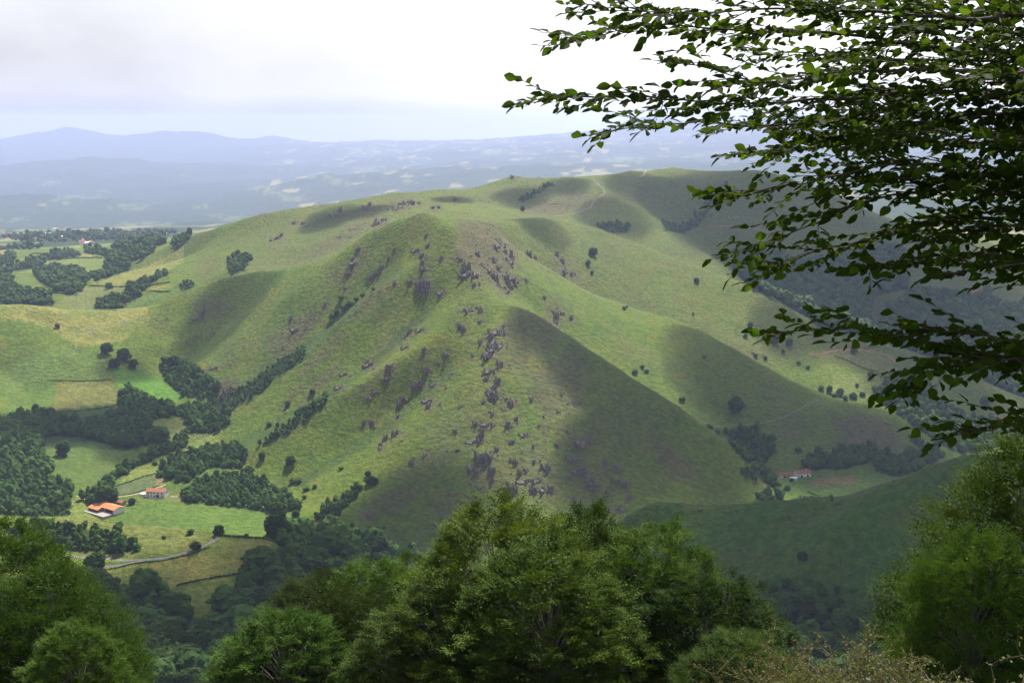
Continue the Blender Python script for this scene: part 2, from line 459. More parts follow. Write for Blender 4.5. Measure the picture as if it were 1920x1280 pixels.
_YS = np.geomspace(55, 42000, 2800)
def hit(px, py, ymin=0, ymax=1e9):
    """first point of the land seen through a photo pixel"""
    kx, kz = ray(px, py)
    Y = _YS[(_YS >= ymin) & (_YS <= ymax)]
    d = CAM_Z + kz * Y - height(kx * Y, Y)
    k = np.nonzero(d < 0)[0]
    if len(k) == 0: 
        return None
    k = k[0]
    if k == 0: y = Y[0]
    else:
        t = d[k - 1] / (d[k - 1] - d[k]); y = Y[k - 1] + (Y[k] - Y[k - 1]) * t
    return np.array([kx * y, y, float(height(kx * y, y))])

# ---------------------------------------------------------------- terrain mesh
xc = np.concatenate([np.linspace(-0.72, -0.44, 30)[:-1], np.linspace(-0.44, 0.44, 610), np.linspace(0.44, 0.72, 30)[1:]])
yr = np.concatenate([np.geomspace(50, 640, 60)[:-1], np.geomspace(640, 820, 36)[:-1], np.geomspace(820, 3500, 380)[:-1], np.geomspace(3500, 43000, 180)])
GX = xc[None, :] * yr[:, None]; GY = np.repeat(yr[:, None], len(xc), 1)
GZ = height(GX, GY)
PX, PY = to_px(GX, GY, GZ)
# what the camera sees of the land: running horizon along each column
el = (GZ - CAM_Z) / GY
run = np.maximum.accumulate(el, 0)
VIS = el >= run - 0.004
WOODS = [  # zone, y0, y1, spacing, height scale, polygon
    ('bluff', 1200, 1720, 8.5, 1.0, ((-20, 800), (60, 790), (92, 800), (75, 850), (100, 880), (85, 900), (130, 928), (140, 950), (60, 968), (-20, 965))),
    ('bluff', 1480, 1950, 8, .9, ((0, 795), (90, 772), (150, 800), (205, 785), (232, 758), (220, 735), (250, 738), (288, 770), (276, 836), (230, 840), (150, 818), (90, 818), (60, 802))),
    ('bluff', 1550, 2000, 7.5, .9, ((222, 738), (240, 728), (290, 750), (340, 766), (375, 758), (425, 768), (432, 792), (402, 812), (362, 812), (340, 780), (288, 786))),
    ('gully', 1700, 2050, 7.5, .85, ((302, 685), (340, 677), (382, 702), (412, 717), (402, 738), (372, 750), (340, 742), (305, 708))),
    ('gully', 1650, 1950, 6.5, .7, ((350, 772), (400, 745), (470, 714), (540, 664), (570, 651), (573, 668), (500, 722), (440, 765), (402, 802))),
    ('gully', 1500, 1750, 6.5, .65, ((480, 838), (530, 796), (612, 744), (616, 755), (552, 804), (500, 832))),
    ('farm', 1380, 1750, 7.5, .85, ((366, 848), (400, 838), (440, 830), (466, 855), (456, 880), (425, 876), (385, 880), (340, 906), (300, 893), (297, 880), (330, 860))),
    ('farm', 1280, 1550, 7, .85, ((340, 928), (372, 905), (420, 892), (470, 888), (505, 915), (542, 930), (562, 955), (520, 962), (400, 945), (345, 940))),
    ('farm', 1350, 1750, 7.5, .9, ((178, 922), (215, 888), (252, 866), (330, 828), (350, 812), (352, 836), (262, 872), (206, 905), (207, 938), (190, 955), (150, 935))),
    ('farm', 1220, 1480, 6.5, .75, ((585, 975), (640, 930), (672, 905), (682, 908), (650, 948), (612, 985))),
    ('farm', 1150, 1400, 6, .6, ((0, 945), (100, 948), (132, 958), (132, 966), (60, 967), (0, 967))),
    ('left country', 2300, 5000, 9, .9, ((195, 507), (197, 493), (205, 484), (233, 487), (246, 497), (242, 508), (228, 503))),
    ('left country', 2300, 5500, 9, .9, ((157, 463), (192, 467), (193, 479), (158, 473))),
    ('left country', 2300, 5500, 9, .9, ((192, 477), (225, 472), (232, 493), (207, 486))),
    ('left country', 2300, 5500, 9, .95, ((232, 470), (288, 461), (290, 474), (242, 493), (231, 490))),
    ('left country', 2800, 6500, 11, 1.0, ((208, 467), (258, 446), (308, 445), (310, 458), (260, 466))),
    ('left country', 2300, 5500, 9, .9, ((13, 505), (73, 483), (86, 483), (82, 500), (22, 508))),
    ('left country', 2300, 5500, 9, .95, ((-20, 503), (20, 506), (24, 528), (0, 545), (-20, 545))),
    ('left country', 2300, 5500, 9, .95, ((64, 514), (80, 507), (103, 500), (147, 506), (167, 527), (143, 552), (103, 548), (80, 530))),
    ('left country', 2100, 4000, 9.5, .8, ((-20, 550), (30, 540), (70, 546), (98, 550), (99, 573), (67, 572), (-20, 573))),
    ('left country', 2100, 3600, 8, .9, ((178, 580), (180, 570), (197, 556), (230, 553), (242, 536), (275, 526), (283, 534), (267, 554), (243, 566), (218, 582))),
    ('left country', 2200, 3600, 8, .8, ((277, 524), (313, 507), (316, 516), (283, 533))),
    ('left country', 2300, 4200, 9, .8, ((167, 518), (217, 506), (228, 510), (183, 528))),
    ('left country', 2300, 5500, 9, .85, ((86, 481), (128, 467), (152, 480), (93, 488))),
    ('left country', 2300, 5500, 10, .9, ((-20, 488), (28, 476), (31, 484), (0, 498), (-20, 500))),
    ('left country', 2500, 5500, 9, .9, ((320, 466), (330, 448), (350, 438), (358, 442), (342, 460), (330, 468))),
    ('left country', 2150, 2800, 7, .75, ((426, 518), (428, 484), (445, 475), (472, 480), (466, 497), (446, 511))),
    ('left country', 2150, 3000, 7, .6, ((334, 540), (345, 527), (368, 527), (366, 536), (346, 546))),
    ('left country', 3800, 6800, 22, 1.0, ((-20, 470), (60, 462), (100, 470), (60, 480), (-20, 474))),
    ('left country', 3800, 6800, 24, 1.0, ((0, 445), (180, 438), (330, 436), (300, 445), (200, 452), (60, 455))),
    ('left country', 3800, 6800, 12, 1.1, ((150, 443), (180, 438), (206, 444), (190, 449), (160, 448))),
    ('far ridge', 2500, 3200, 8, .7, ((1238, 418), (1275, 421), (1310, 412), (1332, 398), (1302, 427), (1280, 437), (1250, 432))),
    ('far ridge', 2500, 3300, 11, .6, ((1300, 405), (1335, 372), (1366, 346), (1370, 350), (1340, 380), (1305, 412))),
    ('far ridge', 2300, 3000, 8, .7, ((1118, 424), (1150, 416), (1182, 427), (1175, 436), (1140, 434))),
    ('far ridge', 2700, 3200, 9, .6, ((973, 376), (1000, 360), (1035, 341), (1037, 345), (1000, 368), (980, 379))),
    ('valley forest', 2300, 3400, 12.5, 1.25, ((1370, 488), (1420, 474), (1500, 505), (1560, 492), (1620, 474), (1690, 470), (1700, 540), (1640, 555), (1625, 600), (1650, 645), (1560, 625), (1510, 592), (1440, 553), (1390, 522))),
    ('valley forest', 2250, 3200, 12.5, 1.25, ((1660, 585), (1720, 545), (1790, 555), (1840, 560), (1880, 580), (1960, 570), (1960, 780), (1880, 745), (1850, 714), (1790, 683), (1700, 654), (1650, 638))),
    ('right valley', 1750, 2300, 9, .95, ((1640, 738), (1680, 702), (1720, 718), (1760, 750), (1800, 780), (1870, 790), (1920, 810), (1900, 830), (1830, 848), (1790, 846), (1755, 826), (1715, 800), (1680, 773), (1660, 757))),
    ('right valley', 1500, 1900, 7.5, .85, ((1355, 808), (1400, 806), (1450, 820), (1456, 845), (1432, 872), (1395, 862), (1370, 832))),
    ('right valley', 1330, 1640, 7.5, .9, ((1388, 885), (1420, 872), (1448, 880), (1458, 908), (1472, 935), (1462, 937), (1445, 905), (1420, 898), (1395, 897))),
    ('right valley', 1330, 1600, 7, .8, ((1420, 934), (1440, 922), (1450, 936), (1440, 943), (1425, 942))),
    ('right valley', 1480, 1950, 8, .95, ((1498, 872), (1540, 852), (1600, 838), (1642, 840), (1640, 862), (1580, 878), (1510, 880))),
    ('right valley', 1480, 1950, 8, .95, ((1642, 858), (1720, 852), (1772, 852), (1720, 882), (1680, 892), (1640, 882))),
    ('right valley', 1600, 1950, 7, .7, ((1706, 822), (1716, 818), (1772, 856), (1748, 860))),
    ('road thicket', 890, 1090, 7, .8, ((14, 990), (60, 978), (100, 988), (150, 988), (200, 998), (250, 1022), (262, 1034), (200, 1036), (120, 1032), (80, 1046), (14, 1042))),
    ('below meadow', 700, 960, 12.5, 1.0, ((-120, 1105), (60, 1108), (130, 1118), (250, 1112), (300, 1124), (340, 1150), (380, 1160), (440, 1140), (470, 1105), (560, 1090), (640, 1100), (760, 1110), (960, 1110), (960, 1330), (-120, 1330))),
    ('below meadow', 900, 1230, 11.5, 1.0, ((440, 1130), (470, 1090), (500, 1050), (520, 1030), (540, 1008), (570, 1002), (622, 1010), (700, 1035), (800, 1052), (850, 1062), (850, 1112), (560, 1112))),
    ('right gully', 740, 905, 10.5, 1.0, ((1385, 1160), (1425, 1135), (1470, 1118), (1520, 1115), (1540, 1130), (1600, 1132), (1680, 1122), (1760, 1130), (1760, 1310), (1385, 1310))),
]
R_FRONT = [(862, 613, 12), (870, 620, 9), (900, 603, 9), (905, 640, 12), (923, 630, 18), (938, 622, 18), (945, 612, 12), (922, 665, 20), (933, 648, 22), (928, 655, 16), (887, 668, 7), (937, 687, 14), (923, 697, 12), (912, 710, 16), (927, 727, 18), (932, 718, 12), (925, 741, 22), (915, 735, 14), (907, 755, 8), (957, 755, 18), (950, 748, 10), (948, 768, 8), (927, 773, 10), (918, 795, 14), (968, 789, 12), (953, 800, 14), (893, 797, 9), (900, 822, 18), (893, 829, 14), (905, 815, 12), (957, 829, 10),
    (910, 860, 22), (922, 852, 20), (898, 866, 18), (887, 876, 14), (930, 845, 12), (893, 892, 16), (920, 888, 16), (907, 880, 10), (920, 905, 12), (905, 913, 8), (885, 904, 8), (967, 869, 16), (963, 923, 18), (975, 890, 10), (993, 902, 18), (997, 923, 14), (990, 880, 10), (1002, 865, 16), (1017, 897, 14), (1020, 915, 18), (1027, 882, 14), (1033, 922, 18), (1088, 832, 22), (1100, 828, 16), (1047, 832, 11), (1072, 866, 14), (1085, 860, 12), (1093, 889, 18), (1080, 885, 14), (1107, 909, 22), (1115, 920, 16), (1098, 900, 14), (1075, 935, 14), (1067, 899, 12), (1062, 809, 10), (1078, 755, 12), (1000, 747, 10), (1053, 742, 10), (1127, 889, 14), (1153, 882, 12), (1170, 912, 14), (1140, 919, 14), (1160, 957, 14), (1180, 935, 10), (1150, 905, 9), (1135, 870, 9), (1000, 840, 8), (985, 815, 9), (1010, 800, 7), (1045, 770, 8), (1020, 780, 7),
    (640, 727, 12), (648, 702, 9), (697, 685, 16), (690, 678, 9), (730, 695, 16), (737, 685, 10), (725, 709, 9), (768, 625, 10), (760, 632, 8), (792, 619, 10), (795, 660, 13), (763, 652, 9), (840, 662, 9), (798, 695, 12), (777, 725, 14), (790, 725, 13), (815, 722, 9), (807, 752, 16), (803, 765, 14), (826, 757, 7), (698, 792, 14), (683, 794, 10), (747, 812, 14), (723, 825, 14), (715, 832, 12), (717, 840, 10), (773, 867, 16), (802, 852, 14), (748, 762, 12), (757, 752, 9), (693, 745, 10), (707, 735, 9), (700, 730, 8), (746, 783, 9), (872, 952, 9), (880, 942, 12), (688, 967, 16), (868, 760, 6), (850, 700, 6), (835, 730, 6), (820, 680, 7), (855, 810, 8), (838, 845, 8), (842, 930, 9), (830, 960, 10), (815, 985, 8)]
R_TOP = [(800, 442, 10), (803, 460, 12), (793, 478, 14), (783, 470, 9), (797, 503, 14), (793, 495, 9), (827, 487, 9), (790, 533, 24), (797, 540, 18), (783, 545, 12), (740, 534, 9), (770, 527, 8), (830, 549, 12), (877, 508, 20), (883, 516, 16), (870, 500, 9), (890, 535, 12), (893, 577, 9), (880, 581, 12), (900, 584, 10), (863, 610, 10), (933, 453, 18), (940, 460, 20), (925, 462, 14), (948, 475, 18), (953, 490, 16), (958, 480, 10), (943, 521, 22), (927, 523, 18), (960, 528, 16), (935, 535, 16), (947, 546, 18), (955, 540, 14), (913, 508, 14), (905, 498, 14), (895, 480, 14), (860, 484, 10), (920, 485, 12), (930, 500, 14), (993, 482, 12), (1003, 485, 9), (983, 524, 10), (1053, 489, 14), (1045, 480, 10), (1060, 508, 14), (1072, 514, 10), (1043, 594, 14), (1040, 603, 12), (1050, 585, 9), (1070, 598, 12), (1020, 560, 7), (673, 467, 12), (667, 493, 12), (657, 511, 12), (662, 485, 8), (703, 513, 10), (715, 505, 9), (730, 484, 9), (693, 523, 10), (740, 470, 7), (610, 572, 9), (650, 540, 8)]
R_FAR = [(760, 384, 16), (766, 380, 12), (750, 391, 12), (740, 395, 9), (773, 384, 10), (785, 382, 10), (813, 391, 12), (822, 388, 9), (693, 386, 10), (685, 394, 10), (637, 398, 14), (630, 405, 10), (720, 414, 12), (712, 420, 12), (700, 424, 8), (568, 420, 10), (555, 418, 8), (520, 448, 14), (528, 443, 10), (508, 452, 8), (852, 378, 9), (860, 374, 8), (967, 330, 10), (960, 334, 8), (1010, 332, 8), (665, 430, 8), (640, 445, 8), (600, 470, 7), (497, 400, 7), (600, 384, 5), (380, 590, 14), (372, 596, 10), (425, 742, 16), (432, 733, 14), (420, 750, 10), (405, 690, 8), (555, 618, 10), (545, 600, 8)]
# ---------------------------------------------------------------- colours of the land (what grows there, with some shade painted in)
def C(*c): return np.array(c, float)
GRASS, GRASS2, OLIVE = C(.128, .172, .022), C(.080, .134, .021), C(.168, .166, .030)
HEATH, STRAW = C(.125, .094, .074), C(.19, .20, .052)
fx, fy = GX.ravel(), GY.ravel()
px, py = PX.ravel(), PY.ravel()
vis = VIS.ravel()
def lerp(a, b, t): return a + (b - a) * np.asarray(t)[:, None]
n_big = fbm(fx / 260, fy / 260, 3)
n_mid = fbm(fx / 60 + 9, fy / 60, 3)
n_sm = fbm(fx / 16 - 4, fy / 16, 3)
col = lerp(np.tile(GRASS, (len(fx), 1)), GRASS2, np.clip(0.45 + 0.7 * n_big, 0, 1))
col = lerp(col, OLIVE, np.clip(0.25 + 0.8 * n_mid + 0.35 * n_sm, 0, 1) * 0.75)
mid_zone = (fy > 1150) & (fy < 3700)
heath = np.clip(0.9 * fbm(fx / 120 + 31, fy / 120 - 8, 4) + 0.45 * n_sm - 0.16, 0, 1) * 1.1 * mid_zone
# bracken: darker green patches a few metres across, drawn out down the slope
crs, als = fx * .6 - fy * .8, fx * .8 + fy * .6
lfm = smooth01((-fx - 5) / 60) * smooth01((fy - 1380) / 120) * smooth01((2100 - fy) / 80)
streak = fbm(crs / 13.0, als / 70.0, 3)
iso = fbm(fx / 24 + 11, fy / 24, 4)
brk = np.clip(np.where(lfm > .5, .55 * streak + .6 * iso, iso) * 1.9 - .12, 0, 1) * mid_zone
col = lerp(col, C(.052, .096, .022) * np.ones((len(fx), 1)), brk * .62)
gul = np.zeros(len(fx))
for gl_ in (((800, 585), (700, 680), (600, 752), (520, 793), (430, 850)), ((745, 505), (650, 592), (570, 660), (470, 735)), ((840, 700), (740, 790), (640, 855), (560, 905))):
    for (xa, ya), (xb, yb) in zip(gl_[:-1], gl_[1:]):
        t_ = np.clip(((px - xa) * (xb - xa) + (py - ya) * (yb - ya)) / ((xb - xa) ** 2 + (yb - ya) ** 2), 0, 1)
        dd_ = np.hypot(px - xa - t_ * (xb - xa), py - ya - t_ * (yb - ya)) * (1 + .5 * n_sm)
        gul = np.maximum(gul, smooth01((15 - dd_) / 12) * mid_zone)
col = lerp(col, C(.045, .085, .022) * np.ones((len(fx), 1)), gul * np.clip(.7 + .5 * n_mid, 0, 1))  # relief shade put into the gully colour, along with darker bracken
heath = np.maximum(heath, lfm * np.clip(streak * 1.5 + .5 * n_mid - .42, 0, .75))  # streaks stand for shadows of rock and heather, painted as heath
def blob(cx, cy, rx, ry, ang, amt, y0, y1):
    a = math.radians(ang)
    u = ((px - cx) * math.cos(a) + (py - cy) * math.sin(a)) / rx
    v = (-(px - cx) * math.sin(a) + (py - cy) * math.cos(a)) / ry
    d = np.sqrt(u * u + v * v) + 0.45 * n_mid + 0.3 * n_sm
    return amt * smooth01((1.25 - d) / 0.6) * ((fy > y0) & (fy < y1))
for b in ((610, 660, 60, 12, -42, .5, 1600, 2000), (910, 470, 75, 55, 35, .85, 1700, 2200), (940, 480, 40, 45, 50, .7, 1700, 2200), (1010, 600, 40, 25, 40, .5, 1600, 1800),
          (985, 640, 55, 60, 0, .55, 1500, 1750), (1050, 720, 60, 60, 30, .6, 1450, 1700), (1110, 860, 75, 100, 15, .3, 1250, 1600),
          (1260, 860, 70, 22, 42, .6, 1350, 1600), (1180, 760, 60, 14, 40, .35, 1450, 1650), (1000, 890, 60, 60, 0, .45, 1250, 1500), (940, 900, 40, 60, 0, .5, 1250, 1500),
          (560, 620, 70, 18, -40, .75, 1700, 2100), (525, 645, 30, 30, 0, .5, 1700, 2100), (425, 735, 30, 28, -40, .85, 1700, 2000), (400, 575, 40, 25, 0, .6, 1900, 2200),  # last patch is shade on the left shoulder, painted as heath
          (600, 720, 60, 10, -45, .6, 1600, 1800), (545, 745, 40, 8, -50, .6, 1600, 1800), (700, 560, 60, 14, -42, .5, 1700, 2000), (655, 505, 60, 16, -35, .5, 1850, 2200),
          (1045, 385, 75, 16, -8, .95, 2700, 3100), (650, 440, 90, 12, -32, .6, 2200, 2700), (700, 400, 80, 12, -30, .5, 2300, 2900), (390, 500, 30, 20, -30, .4, 2200, 2800),
          (1060, 520, 40, 30, 40, .6, 2100, 2400), (1040, 590, 20, 35, 0, .55, 1850, 2100), (1630, 820, 70, 45, 20, .8, 1650, 1900), (1480, 800, 40, 30, 0, .4, 1650, 2000),
          (740, 935, 60, 22, -25, .6, 1250, 1450), (800, 870, 70, 20, -20, .45, 1350, 1550), (690, 968, 20, 12, 0, .8, 1250, 1400), (850, 960, 50, 50, 0, .35, 1250, 1400),
          (880, 800, 90, 40, -10, .35, 1350, 1550), (1600, 500, 0.1, 0.1, 0, 0, 1, 2), (300, 610, 25, 20, 0, .3, 1900, 2100),
          (1610, 920, 50, 12, -10, .5, 900, 1030), (1650, 900, 40, 12, -10, .5, 900, 1030), (1480, 985, 40, 10, -10, .35, 900, 1030), (1520, 1030, 30, 8, -10, .3, 880, 1030), (1700, 970, 60, 14, -15, .4, 850, 1030)):
    heath = np.maximum(heath, blob(*b))
for lst_ in (R_FRONT, R_TOP, R_FAR):
    for a_, b_, s_ in lst_:
        heath = np.maximum(heath, blob(a_ + 1, b_ + 1, s_ * 1.05, s_ * .75, 0, .62, 1150, 3400))
# ribs of heather and scree running straight down the front of the hill
strat = fbm(px / 16.0 + py / 60.0, py / 140.0, 3)
st = smooth01((strat - 0.12) / 0.35) * blob(1100, 870, 130, 130, 20, 1.0, 1200, 1700)
heath = np.maximum(heath, st * 0.7)
front = blob(960, 760, 120, 220, 0, 1.0, 1200, 1800)
heath = np.maximum(heath, front * np.clip(0.9 * fbm(fx / 22, fy / 40, 3) + 0.05, 0, 0.8))
col = lerp(col, HEATH, np.clip(heath, 0, 1) * (0.75 + 0.25 * np.clip(n_sm + .5, 0, 1)))
# D spur: lush bracken
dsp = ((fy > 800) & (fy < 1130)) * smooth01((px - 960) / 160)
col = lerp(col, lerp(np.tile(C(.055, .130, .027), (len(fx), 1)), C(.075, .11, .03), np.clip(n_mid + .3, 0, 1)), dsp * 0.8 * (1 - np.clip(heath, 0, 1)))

backr = ((fy > 2150) & (fy < 3700)) * smooth01((px - 380) / 120)
col = lerp(col, C(.118, .120, .050) * np.ones((len(fx), 1)), backr * np.clip(.42 + .5 * n_big + .3 * n_mid, 0, .85))
FIELDS = []
def field(c, y0, y1, *poly): FIELDS.append((C(*c), y0, y1, poly))
LUSH, MOWN, HAY, BROWN = (.105, .165, .034), (.16, .19, .05), (.25, .225, .07), (.21, .155, .075)
field(LUSH, 1100, 1500, (213, 945), (330, 930), (420, 945), (500, 955), (550, 958), (566, 968), (545, 992), (512, 1012), (300, 1012), (215, 985))
field(MOWN, 1100, 1500, (86, 935), (140, 927), (180, 948), (205, 968), (140, 985), (90, 975))
field((.10, .125, .062), 1300, 1600, (209, 915), (292, 890), (303, 912), (214, 931))
field(BROWN, 1300, 1600, (290, 889), (303, 888), (306, 910), (292, 912))
field(MOWN, 1300, 1800, (205, 907), (260, 875), (330, 845), (405, 810), (412, 830), (330, 870), (293, 886), (208, 914))
field(LUSH, 1300, 1700, (340, 905), (385, 880), (430, 876), (415, 892), (370, 910))
field((.10, .20, .03), 1600, 2000, (205, 690), (255, 690), (310, 715), (350, 745), (335, 755), (265, 742), (225, 725))
field((.17, .17, .052), 1600, 2000, (108, 716), (205, 714), (223, 740), (215, 760), (160, 768), (98, 772))
field(LUSH, 1600, 2000, (0, 785), (60, 716), (106, 716), (97, 772), (30, 785))
field((.14, .16, .05), 1500, 1900, (280, 785), (330, 778), (362, 795), (345, 818), (290, 828))
field((.095, .14, .035), 1350, 1750, (75, 830), (110, 818), (230, 840), (305, 850), (250, 880), (215, 915), (150, 908), (130, 925), (80, 890))
field(HAY, 1850, 2120, (0, 560), (70, 560), (140, 575), (275, 572), (280, 598), (230, 640), (140, 650), (95, 615), (40, 600), (0, 600))
field((.115, .165, .04), 1750, 2000, (0, 700), (110, 645), (190, 660), (205, 690), (200, 712), (60, 716), (0, 770))
field(HAY, 850, 1040, (98, 1076), (160, 1066), (250, 1058), (330, 1046), (390, 1030), (417, 1009), (512, 1013), (490, 1045), (465, 1075), (330, 1098), (150, 1096))
field((.155, .185, .05), 850, 1000, (330, 1098), (465, 1075), (440, 1105), (425, 1140), (360, 1150), (250, 1120))
field((.15, .165, .048), 900, 1080, (120, 968), (260, 975), (360, 995), (408, 1003), (395, 1020), (300, 1042), (180, 1050), (90, 1040), (60, 990))
field(LUSH, 1350, 1750, (1470, 885), (1560, 872), (1640, 876), (1700, 888), (1640, 930), (1560, 945), (1500, 940), (1450, 920))
field(BROWN, 1350, 1750, (1514, 908), (1530, 897), (1602, 890), (1616, 899), (1606, 906), (1530, 912))
field(MOWN, 1350, 1750, (1425, 905), (1440, 900), (1458, 916), (1452, 940), (1425, 935))
field((.16, .165, .055), 2000, 2400, (1535, 664), (1590, 655), (1650, 664), (1680, 680), (1668, 698), (1600, 690))
field(MOWN, 2000, 2400, (1560, 700), (1640, 700), (1660, 720), (1630, 745), (1560, 735))
field(BROWN, 2000, 2500, (1515, 664), (1522, 659), (1541, 659), (1545, 663), (1536, 667), (1522, 668))
field(MOWN, 2300, 4200, (87, 487), (205, 485), (193, 500), (163, 519), (148, 513), (110, 505), (85, 503))
field(HAY, 2300, 4600, (57, 480), (100, 474), (142, 473), (192, 482), (120, 485))
field(MOWN, 2200, 4200, (22, 514), (80, 500), (86, 507), (50, 512))
field(HAY, 2200, 3400, (168, 530), (215, 516), (260, 503), (317, 478), (345, 462), (345, 490), (317, 507), (273, 523), (242, 537))
field((.15, .165, .055), 2150, 3200, (103, 571), (167, 535), (240, 538), (233, 557), (180, 575), (150, 584))
field(HAY, 2200, 3200, (283, 538), (317, 533), (332, 538), (320, 546), (280, 545))
field((.12, .17, .045), 2200, 3200, (245, 565), (300, 545), (400, 520), (330, 550), (270, 578), (215, 583))
field(BROWN, 3000, 9000, (0, 469), (22, 468), (12, 480), (0, 484))
field(HAY, 3800, 12000, (182, 438), (208, 432), (250, 435), (276, 442), (217, 450), (195, 446))
field((.23, .20, .09), 3800, 12000, (97, 456), (112, 456), (150, 458), (148, 462), (100, 461))
field((.17, .165, .075), 3800, 12000, (188, 464), (220, 456), (212, 461), (195, 467))
field((.17, .165, .075), 3800, 14000, (282, 437), (330, 439), (322, 449), (295, 446))
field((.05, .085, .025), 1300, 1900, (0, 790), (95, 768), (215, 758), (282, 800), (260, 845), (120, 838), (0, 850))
wob = 2.2 * n_sm
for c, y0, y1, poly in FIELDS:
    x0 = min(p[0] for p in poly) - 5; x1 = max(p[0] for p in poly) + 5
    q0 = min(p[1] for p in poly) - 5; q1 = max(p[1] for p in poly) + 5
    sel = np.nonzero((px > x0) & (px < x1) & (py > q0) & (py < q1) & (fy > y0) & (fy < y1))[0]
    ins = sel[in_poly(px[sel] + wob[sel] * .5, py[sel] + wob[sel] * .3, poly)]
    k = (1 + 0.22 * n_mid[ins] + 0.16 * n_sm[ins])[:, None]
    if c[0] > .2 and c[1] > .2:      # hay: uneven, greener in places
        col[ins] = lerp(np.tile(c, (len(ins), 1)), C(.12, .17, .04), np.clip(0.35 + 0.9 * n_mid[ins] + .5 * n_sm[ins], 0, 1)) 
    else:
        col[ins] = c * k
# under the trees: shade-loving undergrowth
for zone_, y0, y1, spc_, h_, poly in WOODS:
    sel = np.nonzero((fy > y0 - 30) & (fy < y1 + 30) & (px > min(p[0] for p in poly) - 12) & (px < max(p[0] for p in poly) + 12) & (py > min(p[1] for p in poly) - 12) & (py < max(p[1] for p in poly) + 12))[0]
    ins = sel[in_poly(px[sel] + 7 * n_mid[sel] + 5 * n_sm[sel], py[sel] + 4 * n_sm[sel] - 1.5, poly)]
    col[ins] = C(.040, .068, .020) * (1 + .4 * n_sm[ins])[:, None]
# far country: dark woods with small light fields
ff = smooth01((fy - 3800) / 500)
cell = np.floor(fx / 120 + 0.9 * gnoise(fx / 260, fy / 260)), np.floor(fy / 420 + 0.9 * gnoise(fx / 300 + 5, fy / 420))
hsh = 0.999 * np.abs(np.sin(cell[0] * 127.1 + cell[1] * 311.7) * 43758.5453) % 1.0
wood = fbm(fx / 800 + 2, fy / 1500, 4) + 0.75 * (hsh - 0.5)
plain = smooth01((10500 - fy) / 2800)
centre = smooth01((px - 430) / 150) * smooth01((1500 - px) / 120)
fm = smooth01((wood - (0.80 - 0.72 * plain - 0.44 * centre)) / 0.06)
fieldc = lerp(lerp(np.tile(C(.10, .15, .04), (len(fx), 1)), C(.22, .23, .08), hsh), C(.30, .24, .11), (hsh > .86) * 0.9)
fieldc = fieldc * .75
farc = lerp(np.tile(C(.022, .045, .018), (len(fx), 1)) * (1 + .5 * n_mid)[:, None], fieldc, fm)
for cx, cy, rx, ry in ((97, 343, 20, 4), (143, 370, 42, 5), (240, 387, 38, 6), (197, 358, 16, 3), (377, 387, 15, 5), (347, 326, 7, 2), (405, 405, 14, 3), (440, 410, 22, 6), (493, 353, 26, 5), (517, 363, 26, 5), (537, 373, 16, 4), (633, 342, 20, 8), (767, 340, 16, 4), (930, 285, 42, 5), (1053, 307, 22, 3), (267, 421, 55, 4), (30, 412, 30, 4), (690, 318, 30, 5), (600, 330, 30, 4), (560, 372, 14, 4), (1170, 300, 40, 6), (1330, 290, 50, 5)):
    k_ = .35 * math.sin(cx * 3.7)
    u_, v_ = (px - cx + (py - cy) * k_ * 4) / rx, (py - cy - (px - cx) * .06 * math.sin(cx)) / ry
    d = np.maximum(np.abs(u_), np.abs(v_)) + 0.25 * n_big
    f = smooth01((1.0 - d) / .12) * (fy > 4500) * (((np.floor(u_ * 2.2 + k_) + np.floor(v_ * 1.3)) % 3) != 0)
    farc = lerp(farc, C(.12, .15, .06), f * .6)
col = lerp(col, farc, ff)
# the bank in front, below the photographer: rough grass and old bracken
nb = smooth01((760 - fy) / 100)
col = lerp(col, lerp(np.tile(C(.06, .095, .025), (len(fx), 1)), C(.13, .115, .05), np.clip(n_sm + .4, 0, 1)), nb)
col = np.clip(col * .86 * np.array([1.0, 1.06, .86]), 0.004, 0.6)

def land_material(name, bump_scale, bump_d):
    t = NT(name)
    a = t.node('ShaderNodeAttribute'); a.attribute_name = 'col'
    geo = t.node('ShaderNodeNewGeometry')
    P = geo.outputs['Position']
    na = t.noise(0.16, 5, 0.62, P); nbb = t.noise(0.035, 4, 0.55, P); nc_ = t.noise(0.75, 3, 0.6, P)
    c = t.mix(t.ramp(na, .36, .66), t.mix(1.0, a.outputs['Color'], (.72, .78, .74), 'MULTIPLY'), t.mix(1.0, a.outputs['Color'], (1.22, 1.16, 1.1), 'MULTIPLY'))
    c = t.mix(t.ramp(nbb, .52, .72, 0, .5), c, t.mix(1.0, c, (1.25, .86, .78), 'MULTIPLY'))
    c = t.mix(t.ramp(nc_, .5, .68, 0, .5), c, t.mix(1.0, c, (.55, .66, .6), 'MULTIPLY'))
    h = t.math('ADD', t.math('MULTIPLY', na, 2.4), t.math('MULTIPLY', nc_, 0.7))
    n = t.bump(h, bump_scale, bump_d)
    return t.done(t.diffuse(c, 0.95, n, 0.1))
M_LAND = land_material('grassland', 1.0, 2.4)
M_FAR = land_material('far_country', 0.2, 4.0)

